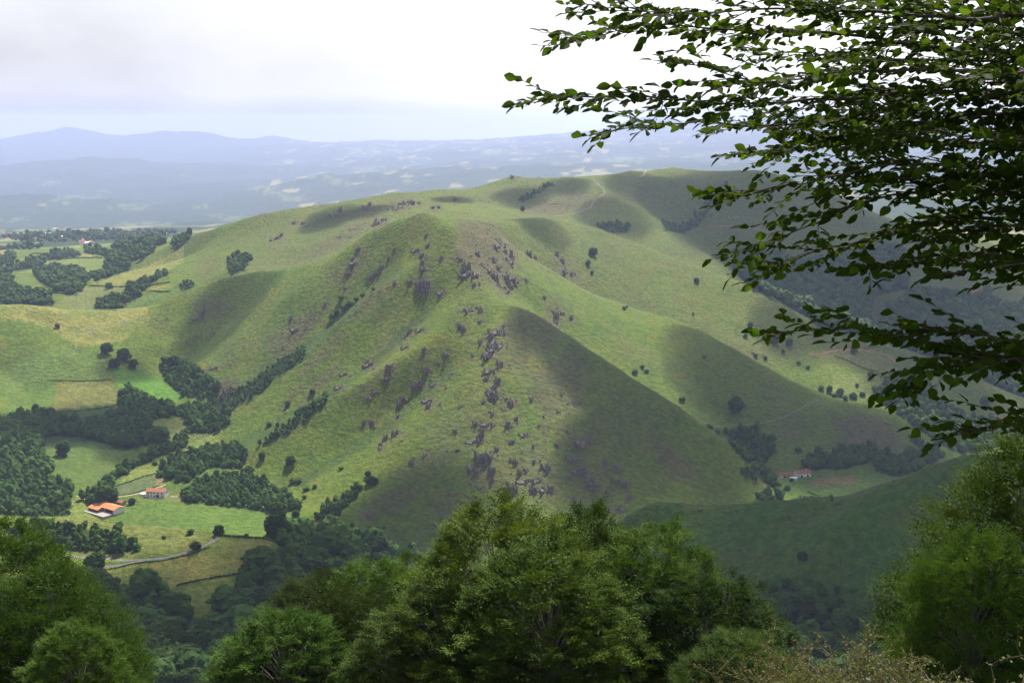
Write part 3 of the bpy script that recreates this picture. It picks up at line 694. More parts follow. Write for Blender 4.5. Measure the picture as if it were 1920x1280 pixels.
nr, ncol = GX.shape
idx = np.arange(nr * ncol).reshape(nr, ncol)
Vall = np.stack([GX, GY, GZ], -1).reshape(-1, 3)
def strip(name, r0, r1, mat):
    rows = idx[r0:r1 + 1]
    F = np.stack([rows[:-1, :-1], rows[:-1, 1:], rows[1:, 1:], rows[1:, :-1]], -1).reshape(-1, 4) - rows[0, 0]
    s = slice(rows[0, 0], rows[-1, -1] + 1)
    c4 = np.concatenate([col[s], np.ones((s.stop - s.start, 1))], 1)
    o = link(name, mesh_np(name, Vall[s], F, (mat,), True, {'col': ('POINT', c4)}))
    return tag(o, kind='structure')
r_a = int(np.searchsorted(yr, 790)); r_b = int(np.searchsorted(yr, 3600))
strip('hillside', 0, r_a, M_LAND)
strip('hills', r_a, r_b, M_LAND)
strip('mountains', r_b, nr - 1, M_FAR)
# the ground round the photographer's feet
bx, by = np.linspace(-36, 36, 145), np.linspace(-25, 50, 151)
BX, BY = np.meshgrid(bx, by)
BZ = height(BX, BY)
BZ[-1] = height(BX[-1], np.full(BX.shape[1], 50.0))
bi = np.arange(BX.size).reshape(BX.shape)
bF = np.stack([bi[:-1, :-1], bi[:-1, 1:], bi[1:, 1:], bi[1:, :-1]], -1).reshape(-1, 4)
bc = lerp(np.tile(C(.05, .09, .022), (BX.size, 1)), C(.13, .11, .05), np.clip(.4 + fbm(BX.ravel() / 3, BY.ravel() / 3, 3), 0, 1))
tag(link('ground', mesh_np('ground', np.stack([BX, BY, BZ], -1).reshape(-1, 3), bF, (M_LAND,), True, {'col': ('POINT', np.concatenate([bc, np.ones((BX.size, 1))], 1))})), kind='structure')

# ---------------------------------------------------------------- haze between here and the mountains
hz = NT('haze_air')
pv = hz.node('ShaderNodeVolumePrincipled')
pv.inputs['Color'].default_value = (.54, .61, .95, 1)
pv.inputs['Density'].default_value = 3.7e-5
pv.inputs['Anisotropy'].default_value = 0.25
hz.l.new(pv.outputs[0], hz.out.inputs['Volume'])
def box_mesh(name, x0, x1, y0, y1, z0, z1, mats=()):
    V = [(x, y, z) for x in (x0, x1) for y in (y0, y1) for z in (z0, z1)]
    F = [(0, 1, 3, 2), (4, 6, 7, 5), (0, 4, 5, 1), (2, 3, 7, 6), (0, 2, 6, 4), (1, 5, 7, 3)]
    return mesh_np(name, V, F, mats)
hob = link('haze', box_mesh('haze', -32500, 32500, -120, 44000, float(GZ.min()) - 3, float(GZ.max()) + 15, (hz.m,)))
tag(hob, kind='stuff')
# ---------------------------------------------------------------- broken cloud overhead, whose shadows lie on the hills
ct = NT('cloud_vapour')
lw = ct.node('ShaderNodeLayerWeight'); lw.inputs['Blend'].default_value = 0.5
geo = ct.node('ShaderNodeNewGeometry')
cn = ct.noise(0.006, 5, 0.6, geo.outputs['Position'])
al = ct.math('SUBTRACT', 1.0, lw.outputs['Facing'], clamp=True)
al = ct.math('MULTIPLY', ct.ramp(al, 0.05, 1.05), ct.ramp(cn, 0.30, 0.62, .25, 0.74))
tr = ct.node('ShaderNodeBsdfTransparent'); di = ct.node('ShaderNodeBsdfDiffuse'); di.inputs['Color'].default_value = (.9, .9, .92, 1)
tl = ct.node('ShaderNodeBsdfTranslucent'); tl.inputs['Color'].default_value = (.85, .86, .9, 1)
ms = ct.node('ShaderNodeMixShader'); ms.inputs[0].default_value = .4
ct.l.new(di.outputs[0], ms.inputs[1]); ct.l.new(tl.outputs[0], ms.inputs[2])
mx = ct.node('ShaderNodeMixShader'); ct.l.new(al, mx.inputs[0]); ct.l.new(tr.outputs[0], mx.inputs[1]); ct.l.new(ms.outputs[0], mx.inputs[2])
M_CLOUD = ct.done(mx.outputs[0])
def ico(sub):
    t = (1 + 5 ** .5) / 2
    v = [(-1, t, 0), (1, t, 0), (-1, -t, 0), (1, -t, 0), (0, -1, t), (0, 1, t), (0, -1, -t), (0, 1, -t), (t, 0, -1), (t, 0, 1), (-t, 0, -1), (-t, 0, 1)]
    f = [(0, 11, 5), (0, 5, 1), (0, 1, 7), (0, 7, 10), (0, 10, 11), (1, 5, 9), (5, 11, 4), (11, 10, 2), (10, 7, 6), (7, 1, 8), (3, 9, 4), (3, 4, 2), (3, 2, 6), (3, 6, 8), (3, 8, 9), (4, 9, 5), (2, 4, 11), (6, 2, 10), (8, 6, 7), (9, 8, 1)]
    v = [np.array(p) / np.linalg.norm(p) for p in v]
    for _ in range(sub):
        c = {}; nf = []
        def m(a, b):
            k = (min(a, b), max(a, b))
            if k not in c:
                q = v[a] + v[b]; v.append(q / np.linalg.norm(q)); c[k] = len(v) - 1
            return c[k]
        for a, b, d in f:
            x, y, z = m(a, b), m(b, d), m(d, a)
            nf += [(a, x, z), (b, y, x), (d, z, y), (x, y, z)]
        f = nf
    return np.array(v), np.array(f)
ICO3 = ico(2)
# (ground under the shadow: photo px, py, nearest and farthest metres), half width across, half width along, in metres
SHADE = [
    ((1360, 722), 1700, 1960, 75, 48), ((1445, 745), 1700, 1960, 70, 42), ((1380, 700), 1800, 2050, 105, 60), ((1480, 770), 1750, 2000, 95, 60), ((1420, 800), 1650, 1950, 90, 55),
    ((1350, 670), 1850, 2100, 60, 45), ((1640, 820), 1650, 1900, 75, 70), ((1560, 850), 1500, 1800, 120, 60), ((1720, 860), 1500, 1900, 120, 90),
    ((1040, 610), 1600, 1720, 45, 35), ((1000, 590), 1600, 1720, 30, 25), ((1085, 660), 1520, 1720, 40, 30), ((1140, 708), 1480, 1700, 46, 34), ((1200, 755), 1450, 1660, 55, 40), ((1255, 800), 1400, 1640, 58, 45), ((1290, 850), 1350, 1600, 80, 70), ((1150, 870), 1300, 1600, 50, 40), ((1230, 910), 1300, 1500, 100, 50),
    ((1580, 905), 1400, 1650, 75, 45), ((1500, 890), 1400, 1650, 50, 40),
    ((1400, 960), 850, 1040, 110, 60), ((1560, 980), 850, 1040, 80, 45), ((1720, 930), 850, 1040, 110, 80), ((1330, 1030), 850, 1040, 60, 50), ((1820, 960), 850, 1000, 110, 90), ((1540, 1140), 800, 920, 120, 28),
    ((735, 960), 1250, 1450, 55, 38), ((800, 945), 1250, 1450, 45, 30), ((720, 1010), 1200, 1450, 70, 40), ((820, 1005), 1200, 1450, 60, 35),
    ((425, 590), 1900, 2200, 48, 40), 
    ((640, 400), 2400, 2900, 42, 55), ((690, 395), 2400, 2900, 38, 45), ((610, 418), 2300, 2900, 35, 40),
    ((1230, 375), 2700, 3250, 95, 80), ((1150, 405), 2500, 3100, 60, 80), ((1310, 400), 2500, 3250, 110, 100), ((1340, 450), 2500, 3250, 110, 120), ((1420, 390), 2500, 3300, 120, 120), ((1450, 440), 2500, 3300, 130, 130), ((1560, 400), 2500, 3400, 160, 150), ((1060, 350), 2900, 3300, 40, 45), ((980, 370), 2700, 3100, 50, 45), ((1010, 425), 2200, 2600, 45, 35), ((850, 375), 2600, 3100, 35, 35),
    ((1460, 520), 2450, 3000, 120, 120), ((1540, 540), 2450, 3000, 130, 140), ((1640, 570), 2450, 3000, 140, 140), ((1760, 600), 2350, 3000, 160, 160), ((1850, 500), 2400, 3600, 180, 200), ((1700, 470), 2600, 3600, 170, 170), ((1850, 720), 2100, 2600, 130, 120), ((1740, 720), 2000, 2400, 90, 80), ((1480, 625), 2100, 2400, 55, 40), ((1600, 640), 2200, 2400, 60, 40),
    ((200, 800), 1500, 1900, 70, 45), ((90, 800), 1400, 1900, 70, 45), ((235, 690), 1800, 2000, 35, 22), ((260, 850), 1450, 1700, 40, 25),
    ((560, 1040), 1000, 1150, 60, 40), ((640, 1040), 1000, 1200, 60, 40), ((300, 1230), 700, 880, 120, 50),
]
for k, (pp, y0, y1, rx, ry) in enumerate(SHADE):
    g = hit(pp[0], pp[1], y0, y1)
    if g is None:
        print('no ground for cloud', pp); continue
    alt = CAM_Z + (1250 if rx < 500 else 2600) + rng.uniform(-60, 60)
    s = (alt - g[2]) / SUN_DIR[2]
    c = g + SUN_DIR * s
    v, f = ICO3
    d = 1 + 0.16 * np.array([gnoise(np.array([p[0] * 1.7 + k]), np.array([p[1] * 1.7 + p[2]]))[0] for p in v])
    R = (rx * ry) ** .5 * 1.55
    V = v * d[:, None] * np.array([R * (rx / ry) ** .25, R, R])
    o = link('cloud', mesh_np('cloud', V, f, (M_CLOUD,), True), loc=tuple(c))
    tag(o, kind='structure')
# ---------------------------------------------------------------- woods, trees, bushes
ICO0, ICO1, ICO2 = ico(0), ico(1), ico(2)
def leaf_material(name, c0, c1, trans=0.35, rough=0.6, spec=0.25):
    t = NT(name)
    a = t.node('ShaderNodeAttribute'); a.attribute_name = 'tone'
    sp_ = t.node('ShaderNodeSeparateColor'); t.l.new(a.outputs['Color'], sp_.inputs[0])
    oi = t.node('ShaderNodeObjectInfo')
    f = t.math('ADD', t.math('MULTIPLY', sp_.outputs[0], .75), t.math('MULTIPLY', oi.outputs['Random'], .25))
    c = t.mix(f, c0, c1)
    hs = t.node('ShaderNodeHueSaturation'); t.l.new(c, hs.inputs['Color'])
    t.l.new(t.math('MULTIPLY_ADD', t.math('FRACT', t.math('MULTIPLY', oi.outputs['Random'], 7.31)), .03, .485), hs.inputs['Hue'])
    t.l.new(t.math('MULTIPLY_ADD', oi.outputs['Random'], .6, .72), hs.inputs['Value'])
    c = hs.outputs[0]
    p = t.node('ShaderNodeBsdfPrincipled')
    t.l.new(c, p.inputs['Base Color']); p.inputs['Roughness'].default_value = rough; p.inputs['Specular IOR Level'].default_value = spec
    tl = t.node('ShaderNodeBsdfTranslucent'); t.l.new(t.mix(1.0, c, (1.25, 1.15, .55), 'MULTIPLY'), tl.inputs['Color'])
    m = t.node('ShaderNodeMixShader'); m.inputs[0].default_value = trans
    t.l.new(p.outputs[0], m.inputs[1]); t.l.new(tl.outputs[0], m.inputs[2])
    return t.done(m.outputs[0])
M_WOOD = leaf_material('wood_leaves', (.024, .054, .010), (.064, .108, .018), .25, .7, .05)
M_BARK = NT('bark'); _b = M_BARK
_n = _b.noise(9, 5, .6); M_BARK = _b.done(_b.diffuse(_b.mix(_n, (.07, .062, .052), (.17, .155, .135)), .9, _b.bump(_n, .6, .05)))

def cards(P, N, size, jit, rg):
    """a quad at every point P, roughly square to N"""
    n = len(P)
    d = N + jit * rg.normal(size=(n, 3)); d /= np.linalg.norm(d, axis=1)[:, None]
    u = np.cross(d, rg.normal(size=(n, 3))); u /= np.linalg.norm(u, axis=1)[:, None]
    v = np.cross(d, u)
    s = size * rg.uniform(.6, 1.3, n)[:, None]
    V = np.stack([P - u * s * .5, P + v * s * .32, P + u * s * .5, P - v * s * .32], 1).reshape(-1, 3)
    F = np.arange(4 * n).reshape(n, 4)
    return V, F
def crown_proto(seed, R, H, nl, lump, ncards, csize, solid=1, zlow=.12):
    """crown of leaf clumps: (verts, quads, tone); the sub-surface lumps are closed bodies that stop the light"""
    rg = np.random.default_rng(seed)
    Vs, Fs, Ts = [], [], []
    off = 0
    iv, if_ = (ICO0, ICO1, ICO2)[solid]
    cs = []
    B_ = ICO0 if solid == 0 else ICO1
    w = B_[0] * (1 + .07 * rg.normal(size=(len(B_[0]), 1))) * np.array([R * .82, R * .82, H * .42]) + np.array([0, 0, H * .48])
    Vs.append(w); Fs.append(B_[1]); off += len(w); Ts.append(np.full(len(w), .15))  # core and lumps toned darker: inner shade put into the colour
    for k in range(nl):
        for _ in range(30):
            a = rg.uniform(0, 2 * math.pi); h = rg.uniform(zlow, 1.0)
            h = h ** .8; rr = R * (1 - lump * .5 / R) * math.sqrt(max(.02, 1 - (abs(h - .38) / .62) ** 2.4)) * rg.uniform(.72, 1.0)
            c = np.array([rr * math.cos(a), rr * math.sin(a), H * h * .86])
            if all(np.linalg.norm(c - q) > lump * .75 for q in cs): break
        cs.append(c)
        r = lump * rg.uniform(.75, 1.2)
        w = iv * (1 + .22 * rg.normal(size=(len(iv), 1))) * np.array([r, r, r * .8]) * .86 + c
        q = np.concatenate([if_, if_[:, 2:3]], 1)          # triangles as quads are avoided below
        Vs.append(w); Fs.append((if_ + off)); off += len(w)
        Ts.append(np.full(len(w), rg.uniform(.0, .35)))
        m = ncards // nl
        dd = rg.normal(size=(m, 3)); dd[:, 2] = dd[:, 2] * .8 + .35; dd /= np.linalg.norm(dd, axis=1)[:, None]
        P = c + dd * np.array([r, r, r * .8]) * rg.uniform(.82, 1.12, m)[:, None]
        V, F = cards(P, dd + np.array([0, 0, .3]), csize, .55, rg)
        Vs.append(V); Fs.append(np.concatenate([F[:, :3], F[:, [0, 2, 3]]]) + off); off += len(V)
        Ts.append(np.repeat(np.clip(rg.normal(.55, .22, m) + rg.uniform(-.15, .15), 0, 1), 4))
    return np.concatenate(Vs), np.concatenate(Fs), np.concatenate(Ts)
def tone4(t): return np.stack([t, t, t, np.ones_like(t)], 1)
def tube(pts, radii, n=6, cap=True):
    pts = np.asarray(pts, float); radii = np.asarray(radii, float)
    V = []; F = []
    for i, p in enumerate(pts):
        d = pts[min(i + 1, len(pts) - 1)] - pts[max(i - 1, 0)]
        d = d / (np.linalg.norm(d) + 1e-9)
        u = np.cross(d, (0, 0, 1.0) if abs(d[2]) < .9 else (1.0, 0, 0)); u /= np.linalg.norm(u)
        v = np.cross(d, u)
        a = np.arange(n) * 2 * math.pi / n
        V.append(p + radii[i] * (np.cos(a)[:, None] * u + np.sin(a)[:, None] * v))
        if i:
            b = (i - 1) * n
            for k in range(n):
                F.append((b + k, b + (k + 1) % n, b + n + (k + 1) % n)); F.append((b + k, b + n + (k + 1) % n, b + n + k))
    return np.concatenate(V), np.array(F)
def trunk_mesh(name, h, r, seed):
    rg = np.random.default_rng(seed)
    Vs, Fs, off = [], [], 0
    main = [(0, 0, -.8), (.05, 0, h * .3), (rg.uniform(-.2, .2), rg.uniform(-.2, .2), h * .65), (rg.uniform(-.4, .4), .1, h)]
    V, F = tube(main, [r * 1.25, r, r * .7, r * .25]); Vs.append(V); Fs.append(F); off += len(V)
    for k in range(4):
        a = rg.uniform(0, 6.28); z = h * rg.uniform(.35, .7); l = h * .35
        V, F = tube([(0, 0, z), (math.cos(a) * l * .5, math.sin(a) * l * .5, z + l * .4), (math.cos(a) * l, math.sin(a) * l, z + l * .9)], [r * .5, r * .32, r * .1], 5)
        Vs.append(V); Fs.append(F + off); off += len(V)
    return mesh_np(name, np.concatenate(Vs), np.concatenate(Fs), (M_BARK,), True)
TREE_PROTO = []
for k in range(5):
    R, H = (5.2, 5.8, 4.6, 5.5, 6.2)[k], (10.5, 11.5, 11, 9.5, 12.5)[k]
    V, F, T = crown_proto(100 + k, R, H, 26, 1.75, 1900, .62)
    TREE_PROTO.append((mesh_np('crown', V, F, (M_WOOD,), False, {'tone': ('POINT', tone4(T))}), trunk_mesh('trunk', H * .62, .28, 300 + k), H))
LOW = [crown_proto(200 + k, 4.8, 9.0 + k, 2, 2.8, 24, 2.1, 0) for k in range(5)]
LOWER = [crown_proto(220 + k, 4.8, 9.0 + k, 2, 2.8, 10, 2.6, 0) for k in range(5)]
BUSH_PROTO = []
for k in range(3):
    V, F, T = crown_proto(400 + k, 1.6, 2.6, 6, 1.0, 240, .42, 0, .0)
    BUSH_PROTO.append(mesh_np('bush', V, F, (M_WOOD,), False, {'tone': ('POINT', tone4(T))}))

dA = np.abs(np.gradient(GX, axis=1) * np.gradient(GY, axis=0)).ravel()
def scatter(poly, y0, y1, space, fill=1.0, only_vis=True):
    x0 = min(p[0] for p in poly); x1 = max(p[0] for p in poly); q0 = min(p[1] for p in poly); q1 = max(p[1] for p in poly)
    sel = np.nonzero((px > x0) & (px < x1) & (py > q0) & (py < q1) & (fy > y0) & (fy < y1))[0]
    if only_vis: sel = sel[vis[sel]]
    sel = sel[in_poly(px[sel] + 7 * n_mid[sel] + 5 * n_sm[sel], py[sel] + 4 * n_sm[sel], poly)]
    if len(sel) == 0: return np.zeros((0, 2))
    area = dA[sel].sum()
    n = int(area / space ** 2 * 3.0 * fill) + 1
    pick = rng.choice(sel, size=min(n, 20000), p=dA[sel] / area)
    P = np.stack([fx[pick], fy[pick]], 1) + rng.uniform(-.5, .5, (len(pick), 2)) * space * .4
    out_, grid = [], {}
    for p in P:
        g = (int(p[0] // space), int(p[1] // space))
        if any(np.hypot(*(p - q)) < space * .92 for a in (-1, 0, 1) for b in (-1, 0, 1) for q in grid.get((g[0] + a, g[1] + b), ())): continue
        grid.setdefault(g, []).append(p); out_.append(p)
    return np.array(out_)
TREES = []          # x, y, z, scale, zone
for zone, y0, y1, spc, hs_, poly in WOODS:
    for p in scatter(poly, y0, y1, spc * (.72 if zone in ('farm', 'gully', 'bluff', 'road thicket') else .84), 1.0, only_vis=(zone not in ('below meadow', 'right gully'))):
        z = float(height(p[0], p[1]))
        TREES.append((p[0], p[1], z, hs_ * float(np.clip(rng.lognormal(0, .26), .5, 1.7)) * min(spc, 12.5) / 8.5 * 1.12, zone))
print('wood trees', len(TREES))
ZONE_LABEL = {
    'bluff': 'dark broadleaf tree crowded in the shaded wood on the left valley side',
    'gully': 'small broadleaf tree filling a gully on the left flank of the hill',
    'farm': 'broadleaf tree in the copses and hedgerows round the white farmhouse',
    'left country': 'bluish distant tree in the hedgerows of the far left fields',
    'far ridge': 'small dark tree in a fold of the far grassy ridge',
    'valley forest': 'blue-shaded tree of the dense forest on the far right valley side',
    'right valley': 'broadleaf tree in the shaded woods of the right valley',
    'road thicket': 'rounded green tree in the thicket above the curving lane',
    'below meadow': 'tall broadleaf tree in the dense wood below the yellow meadow',
    'right gully': 'rounded tree in the shaded gully below the dark right slope',
}
TA = np.array([t[:4] for t in TREES])
tpx, tpy = to_px(TA[:, 0], TA[:, 1], TA[:, 2] + 8)
shown = (tpx > -10) & (tpx < 1930) & (tpy > 0) & (tpy < 1290)
near_frame = (tpx > -120) & (tpx < 2040) & (tpy < 1330)
# hidden behind land?
for i in np.nonzero(shown)[0]:
    x, y, z = TA[i, :3]; s = np.linspace(.35, .97, 40)
    if np.any(CAM_Z + (z + 10 * TA[i, 3] - CAM_Z) * s < height(x * s, y * s)): shown[i] = False
size_ = np.where(shown, TA[:, 3] / TA[:, 1], 0)
N_SOLO = 46
order = np.argsort(-size_)[:300 - N_SOLO]
single = set(int(i) for i in order if size_[i] > 0)
def plant(name, x, y, z, s, label, cat, group, k=None):
    k = int(rng.integers(len(TREE_PROTO))) if k is None else k
    cme, tme, H = TREE_PROTO[k]
    r = link(name, None, loc=(x, y, z), rot=(0, 0, rng.uniform(0, 6.28)), scale=(s * rng.uniform(.9, 1.15), s * rng.uniform(.9, 1.15), s * rng.uniform(.88, 1.12)))
    link('crown', cme, r); link('trunk', tme, r)
    return tag(r, label, cat, group)
for i in sorted(single):
    x, y, z, s, zone = TREES[i]
    plant('broadleaf_tree', x, y, z - .6, s, ZONE_LABEL[zone], 'tree', zone + ' trees')
# all the other trees of the woods: one mass
Vs, Fs, Ts, off = [], [], [], 0
for i, (x, y, z, s, zone) in enumerate(TREES):
    if i in single or not near_frame[i]: continue
    V, F, T = (LOW if y < 1900 else LOWER)[i % 5]
    a = rng.uniform(0, 6.28); ca, sa_ = math.cos(a), math.sin(a)
    w = np.stack([V[:, 0] * ca - V[:, 1] * sa_, V[:, 0] * sa_ + V[:, 1] * ca, V[:, 2]], 1) * np.array([1, 1, rng.uniform(.85, 1.1)]) * s + np.array([x, y, z - .8])
    Vs.append(w); Fs.append(F + off); off += len(w); Ts.append(np.clip(T + rng.uniform(-.4, .4), 0, 1))
tag(link('woodland', mesh_np('woodland', np.concatenate(Vs), np.concatenate(Fs), (M_WOOD,), False, {'tone': ('POINT', tone4(np.concatenate(Ts)))})), kind='stuff')
print('woodland tris', sum(len(f) for f in Fs))

# trees standing by themselves: photo px, py of the foot, height in photo px, label
SOLO = [
    (410, 1002, 20, 'lone rounded tree at the bend of the lane'), (180, 1066, 36, 'large dark bushy tree beside the lane below the thicket'),
    (121, 853, 28, 'lone dark tree in the middle of the shaded left meadow'), (300, 826, 30, 'dark tree beside the small ochre clearing on the left'),
    (201, 663, 20, 'lone tree at the top of the bright left pasture slope'), (205, 541, 14, 'single tree on the hedge line between two far left fields'),
    (1380, 774, 30, 'dark round tree alone on the shaded slope of the right ridge'), (1306, 530, 11, 'small round tree on the sunlit crest of the right ridge'),
    (1407, 613, 9, 'tiny upper tree of the pair on the sunny right slope'), (1398, 633, 9, 'tiny lower tree of the pair on the sunny right slope'),
    (1453, 643, 15, 'round tree at the shadow edge on the right slope'), (1480, 647, 13, 'tree right of the round one at the shadow edge'),
    (1468, 662, 8, 'tiny tree below the two at the shadow edge'), (1601, 662, 12, 'tree beside the red earth track on the right'),
    (1633, 708, 13, 'round tree on the yellow patch below the red track'), (1617, 742, 9, 'small tree in the row under the yellow patch'),
    (1575, 742, 14, 'tallest tree in the row on the sunny strip at right'), (1555, 735, 12, 'left tree in the row on the sunny strip at right'),
    (1600, 747, 11, 'right end tree in the row on the sunny strip'), (1607, 724, 7, 'tiny shrubby tree above the row on the sunny strip'),
    (1112, 478, 16, 'largest of three small trees on the slope right of the summit'), (1103, 496, 10, 'middle of three small trees right of the summit'),
    (1110, 513, 7, 'lowest of three small trees right of the summit'), (697, 907, 18, 'top tree of the hedge climbing the foot of the hill'),
    (690, 893, 12, 'small tree just above the top of the climbing hedge'), (673, 918, 14, 'tree just below the top of the climbing hedge'),
    (466, 892, 22, 'dark tree on the hill foot beside the farm copse'), (492, 860, 14, 'lone tree with a leftward shadow at the gully mouth'),
    (522, 962, 24, 'dark tree at the right end of the farm meadow'), (545, 872, 20, 'scrubby tree on the lower left hillside'),
    (554, 968, 14, 'small tree at the tip of the farm meadow'), (1505, 1050, 20, 'dark tree alone in the middle of the shaded near slope'),
    (1388, 1098, 22, 'dark tree at the left foot of the shaded near slope'), (1497, 848, 10, 'small tree on the shaded slope above the red roofed farm'),
    (1848, 760, 20, 'round tree beside the upper right hamlet'), (199, 943, 38, 'tall dark tree directly behind the orange roofed barn'),
    (247, 945, 12, 'small tree left of the white farmhouse'), (1484, 903, 8, 'small tree between the two red roofed farm buildings'),
    (1476, 918, 10, 'tree below the red roofed farm by the field'), (980, 396, 10, 'dark tree low on the far ridge face'),
    (978, 374, 8, 'small tree above the dark one on the far ridge face'), (735, 1045, 16, 'sunlit pale green tree right of the dark wood'),
    (690, 1042, 16, 'sunlit pale tree at the end of the dark wood'), (232, 675, 20, 'dark tree cluster head below the pasture slope'),
    (250, 690, 18, 'dark tree at the edge of the bright green plot'), (215, 688, 16, 'dark tree at the left edge of the bright plot'),
]
for k, (a, b, h, lab) in enumerate(SOLO[:N_SOLO]):
    g = hit(a, b, 750)
    if g is None: continue
    d = math.hypot(g[0], g[1]); hm = h * d / FPX * 1.05
    kk = k % 5
    plant('broadleaf_tree', g[0], g[1], g[2] - .25, hm / TREE_PROTO[kk][2], lab, 'tree', None, kk)
# bushes and scrub standing singly
BUSH = [(358, 1001, 9), (366, 1030, 14), (345, 928, 8), (462, 1007, 7), (307, 1009, 5), (622, 597, 9), (632, 590, 8), (645, 580, 8), (655, 574, 9), (668, 564, 7), (680, 557, 6), (583, 768, 8), (610, 752, 7), (586, 738, 8),
        (1190, 700, 8), (1205, 690, 6), (1212, 698, 6), (1280, 752, 8), (505, 800, 9), (560, 950, 8), (575, 920, 8), (590, 915, 7), (560, 905, 7), (548, 905, 8), (570, 935, 7), (1320, 672, 5), (1417, 668, 5), (1435, 672, 5), (1515, 690, 5), (1498, 682, 5),
        (107, 614, 7), (290, 872, 6), (640, 880, 6), (1300, 590, 4), (1170, 580, 5), (1175, 577, 4), (540, 760, 8), (520, 815, 8), (640, 560, 7), (700, 545, 6), (1540, 730, 7), (1565, 745, 7), (1585, 750, 8), (1640, 730, 6), (1330, 803, 8), (1345, 812, 8), (685, 1003, 7), (720, 990, 5), (660, 985, 6),
        (1430, 1100, 12), (1450, 1108, 12), (1475, 1098, 14), (1490, 1105, 12), (1545, 1105, 9), (1570, 1108, 10), (1600, 1110, 9), (1520, 1090, 8), (1340, 1105, 10)]
for k, (a, b, h) in enumerate(BUSH):
    g = hit(a, b, 750)
    if g is None: continue
    s = h * math.hypot(g[0], g[1]) / FPX / 2.4
    o = link('bush', BUSH_PROTO[k % 3], loc=(g[0], g[1], g[2] - .15 * s), rot=(0, 0, rng.uniform(0, 6.28)), scale=(s * rng.uniform(1, 1.5), s * rng.uniform(1, 1.5), s))
    tag(o, 'low dark bush scattered on the grassy hillsides and field edges', 'bush', 'bushes on the grassy slopes')

# ---------------------------------------------------------------- rock outcrops
rk = NT('schist_rock')
geo = rk.node('ShaderNodeNewGeometry')
ra = rk.noise(.5, 6, .65, geo.outputs['Position']); rb_ = rk.noise(2.2, 4, .6, geo.outputs['Position'])
rc = rk.mix(rk.ramp(ra, .35, .65), (.070, .058, .052), (.20, .172, .152))
rc = rk.mix(rk.ramp(rb_, .52, .66, 0, .5), rc, (.11, .12, .055))
M_ROCK = rk.done(rk.diffuse(rc, .9, rk.bump(rb_, .8, .5), .2))
def slab_cluster(seed, n, w, d, h):
    rg = np.random.default_rng(seed); Vs, Fs, off = [], [], 0
    for k in range(n):
        v, f = ICO1 if k < 3 else ICO0
        v = np.sign(v) * np.abs(v) ** .7
        v = v * (1 + .22 * rg.normal(size=(len(v), 1)))
        s = np.array([w * rg.uniform(.07, .17), d * rg.uniform(.12, .3), h * rg.uniform(.35, 1.0)])
        if k % 3 == 2: s[2] *= .5
        V = v * s
        tl_ = rg.normal(0, .16); V[:, 0] += V[:, 2] * tl_; V[:, 1] += V[:, 2] * .35
        a = rg.normal(0, .35); ca, sa_ = math.cos(a), math.sin(a)
        V = np.stack([V[:, 0] * ca - V[:, 1] * sa_, V[:, 0] * sa_ + V[:, 1] * ca, V[:, 2]], 1)
        V += np.array([rg.normal(0, w * .26), rg.normal(0, d * .3), rg.uniform(-.1, .15) * h])
        Vs.append(V); Fs.append(f + off); off += len(V)
    return mesh_np('rock_outcrop', np.concatenate(Vs), np.concatenate(Fs), (M_ROCK,), False)
ROCK_P = [slab_cluster(500 + k, 14, (1.0, 1.4, .8, 1.7, .7)[k], 1.0, (.75, .6, 1.0, .5, 1.2)[k]) for k in range(5)]
for lst, lab, grp in ((R_FRONT, 'jagged grey-purple rock outcrop on the steep front of the pointed hill', 'rock outcrops on the front of the hill'),
                      (R_TOP, 'grey rock outcrop near the rounded summit of the pointed hill', 'rock outcrops near the summit'),
                      (R_FAR, 'small grey crag on the ridges behind and left of the hill', 'crags on the back ridges')):
    for k, (a, b, s) in enumerate(lst):
        g = hit(a, b, 1100)
        if g is None: continue
        sc = s * math.hypot(g[0], g[1]) / FPX * rng.uniform(.72, 1.08)
        o = link('rock_outcrop', ROCK_P[(k * 3 + s) % 5], loc=(g[0], g[1], g[2] - .12 * sc), rot=(0, 0, rng.normal(0, .35)), scale=(sc, sc, sc * rng.uniform(.85, 1.3)))
        tag(o, lab, 'rock', grp)
# small stones and heather tufts between them: nobody could count these
Vs, Fs, Ts, off = [], [], [], 0
hm_ = np.clip(heath, 0, 1) * vis * mid_zone
cand = np.nonzero(hm_ > .22)[0]
wgt = dA[cand] * hm_[cand] ** 2
cand2 = np.nonzero((dsp > .5) & vis & (n_mid > .05))[0]
for i in np.concatenate([rng.choice(cand, size=3000, p=wgt / wgt.sum()), rng.choice(cand2, size=900, p=dA[cand2] / dA[cand2].sum())]):
    v, f = ICO0
    s = rng.uniform(.35, 1.1) * (1.8 if rng.random() < .08 else 1)
    V = v * (1 + .3 * rng.normal(size=(12, 1))) * s * np.array([1.3, 1.3, .8])
    V = V + np.array([fx[i] + rng.uniform(-1.5, 1.5), fy[i] + rng.uniform(-3, 3), 0])
    V[:, 2] += float(GZ.ravel()[i])
    Vs.append(V); Fs.append(f + off); off += 12
    Ts.append(np.full(12, rng.random()))
hth = NT('heather_tufts'); a_ = hth.node('ShaderNodeAttribute'); a_.attribute_name = 'tone'
M_HEATH = hth.done(hth.diffuse(hth.mix(a_.outputs['Fac'], (.07, .075, .036), (.14, .11, .08)), 1.0, None, 0))
tag(link('heather', mesh_np('heather', np.concatenate(Vs), np.concatenate(Fs), (M_HEATH,), True, {'tone': ('POINT', tone4(np.concatenate(Ts)))})), kind='stuff')
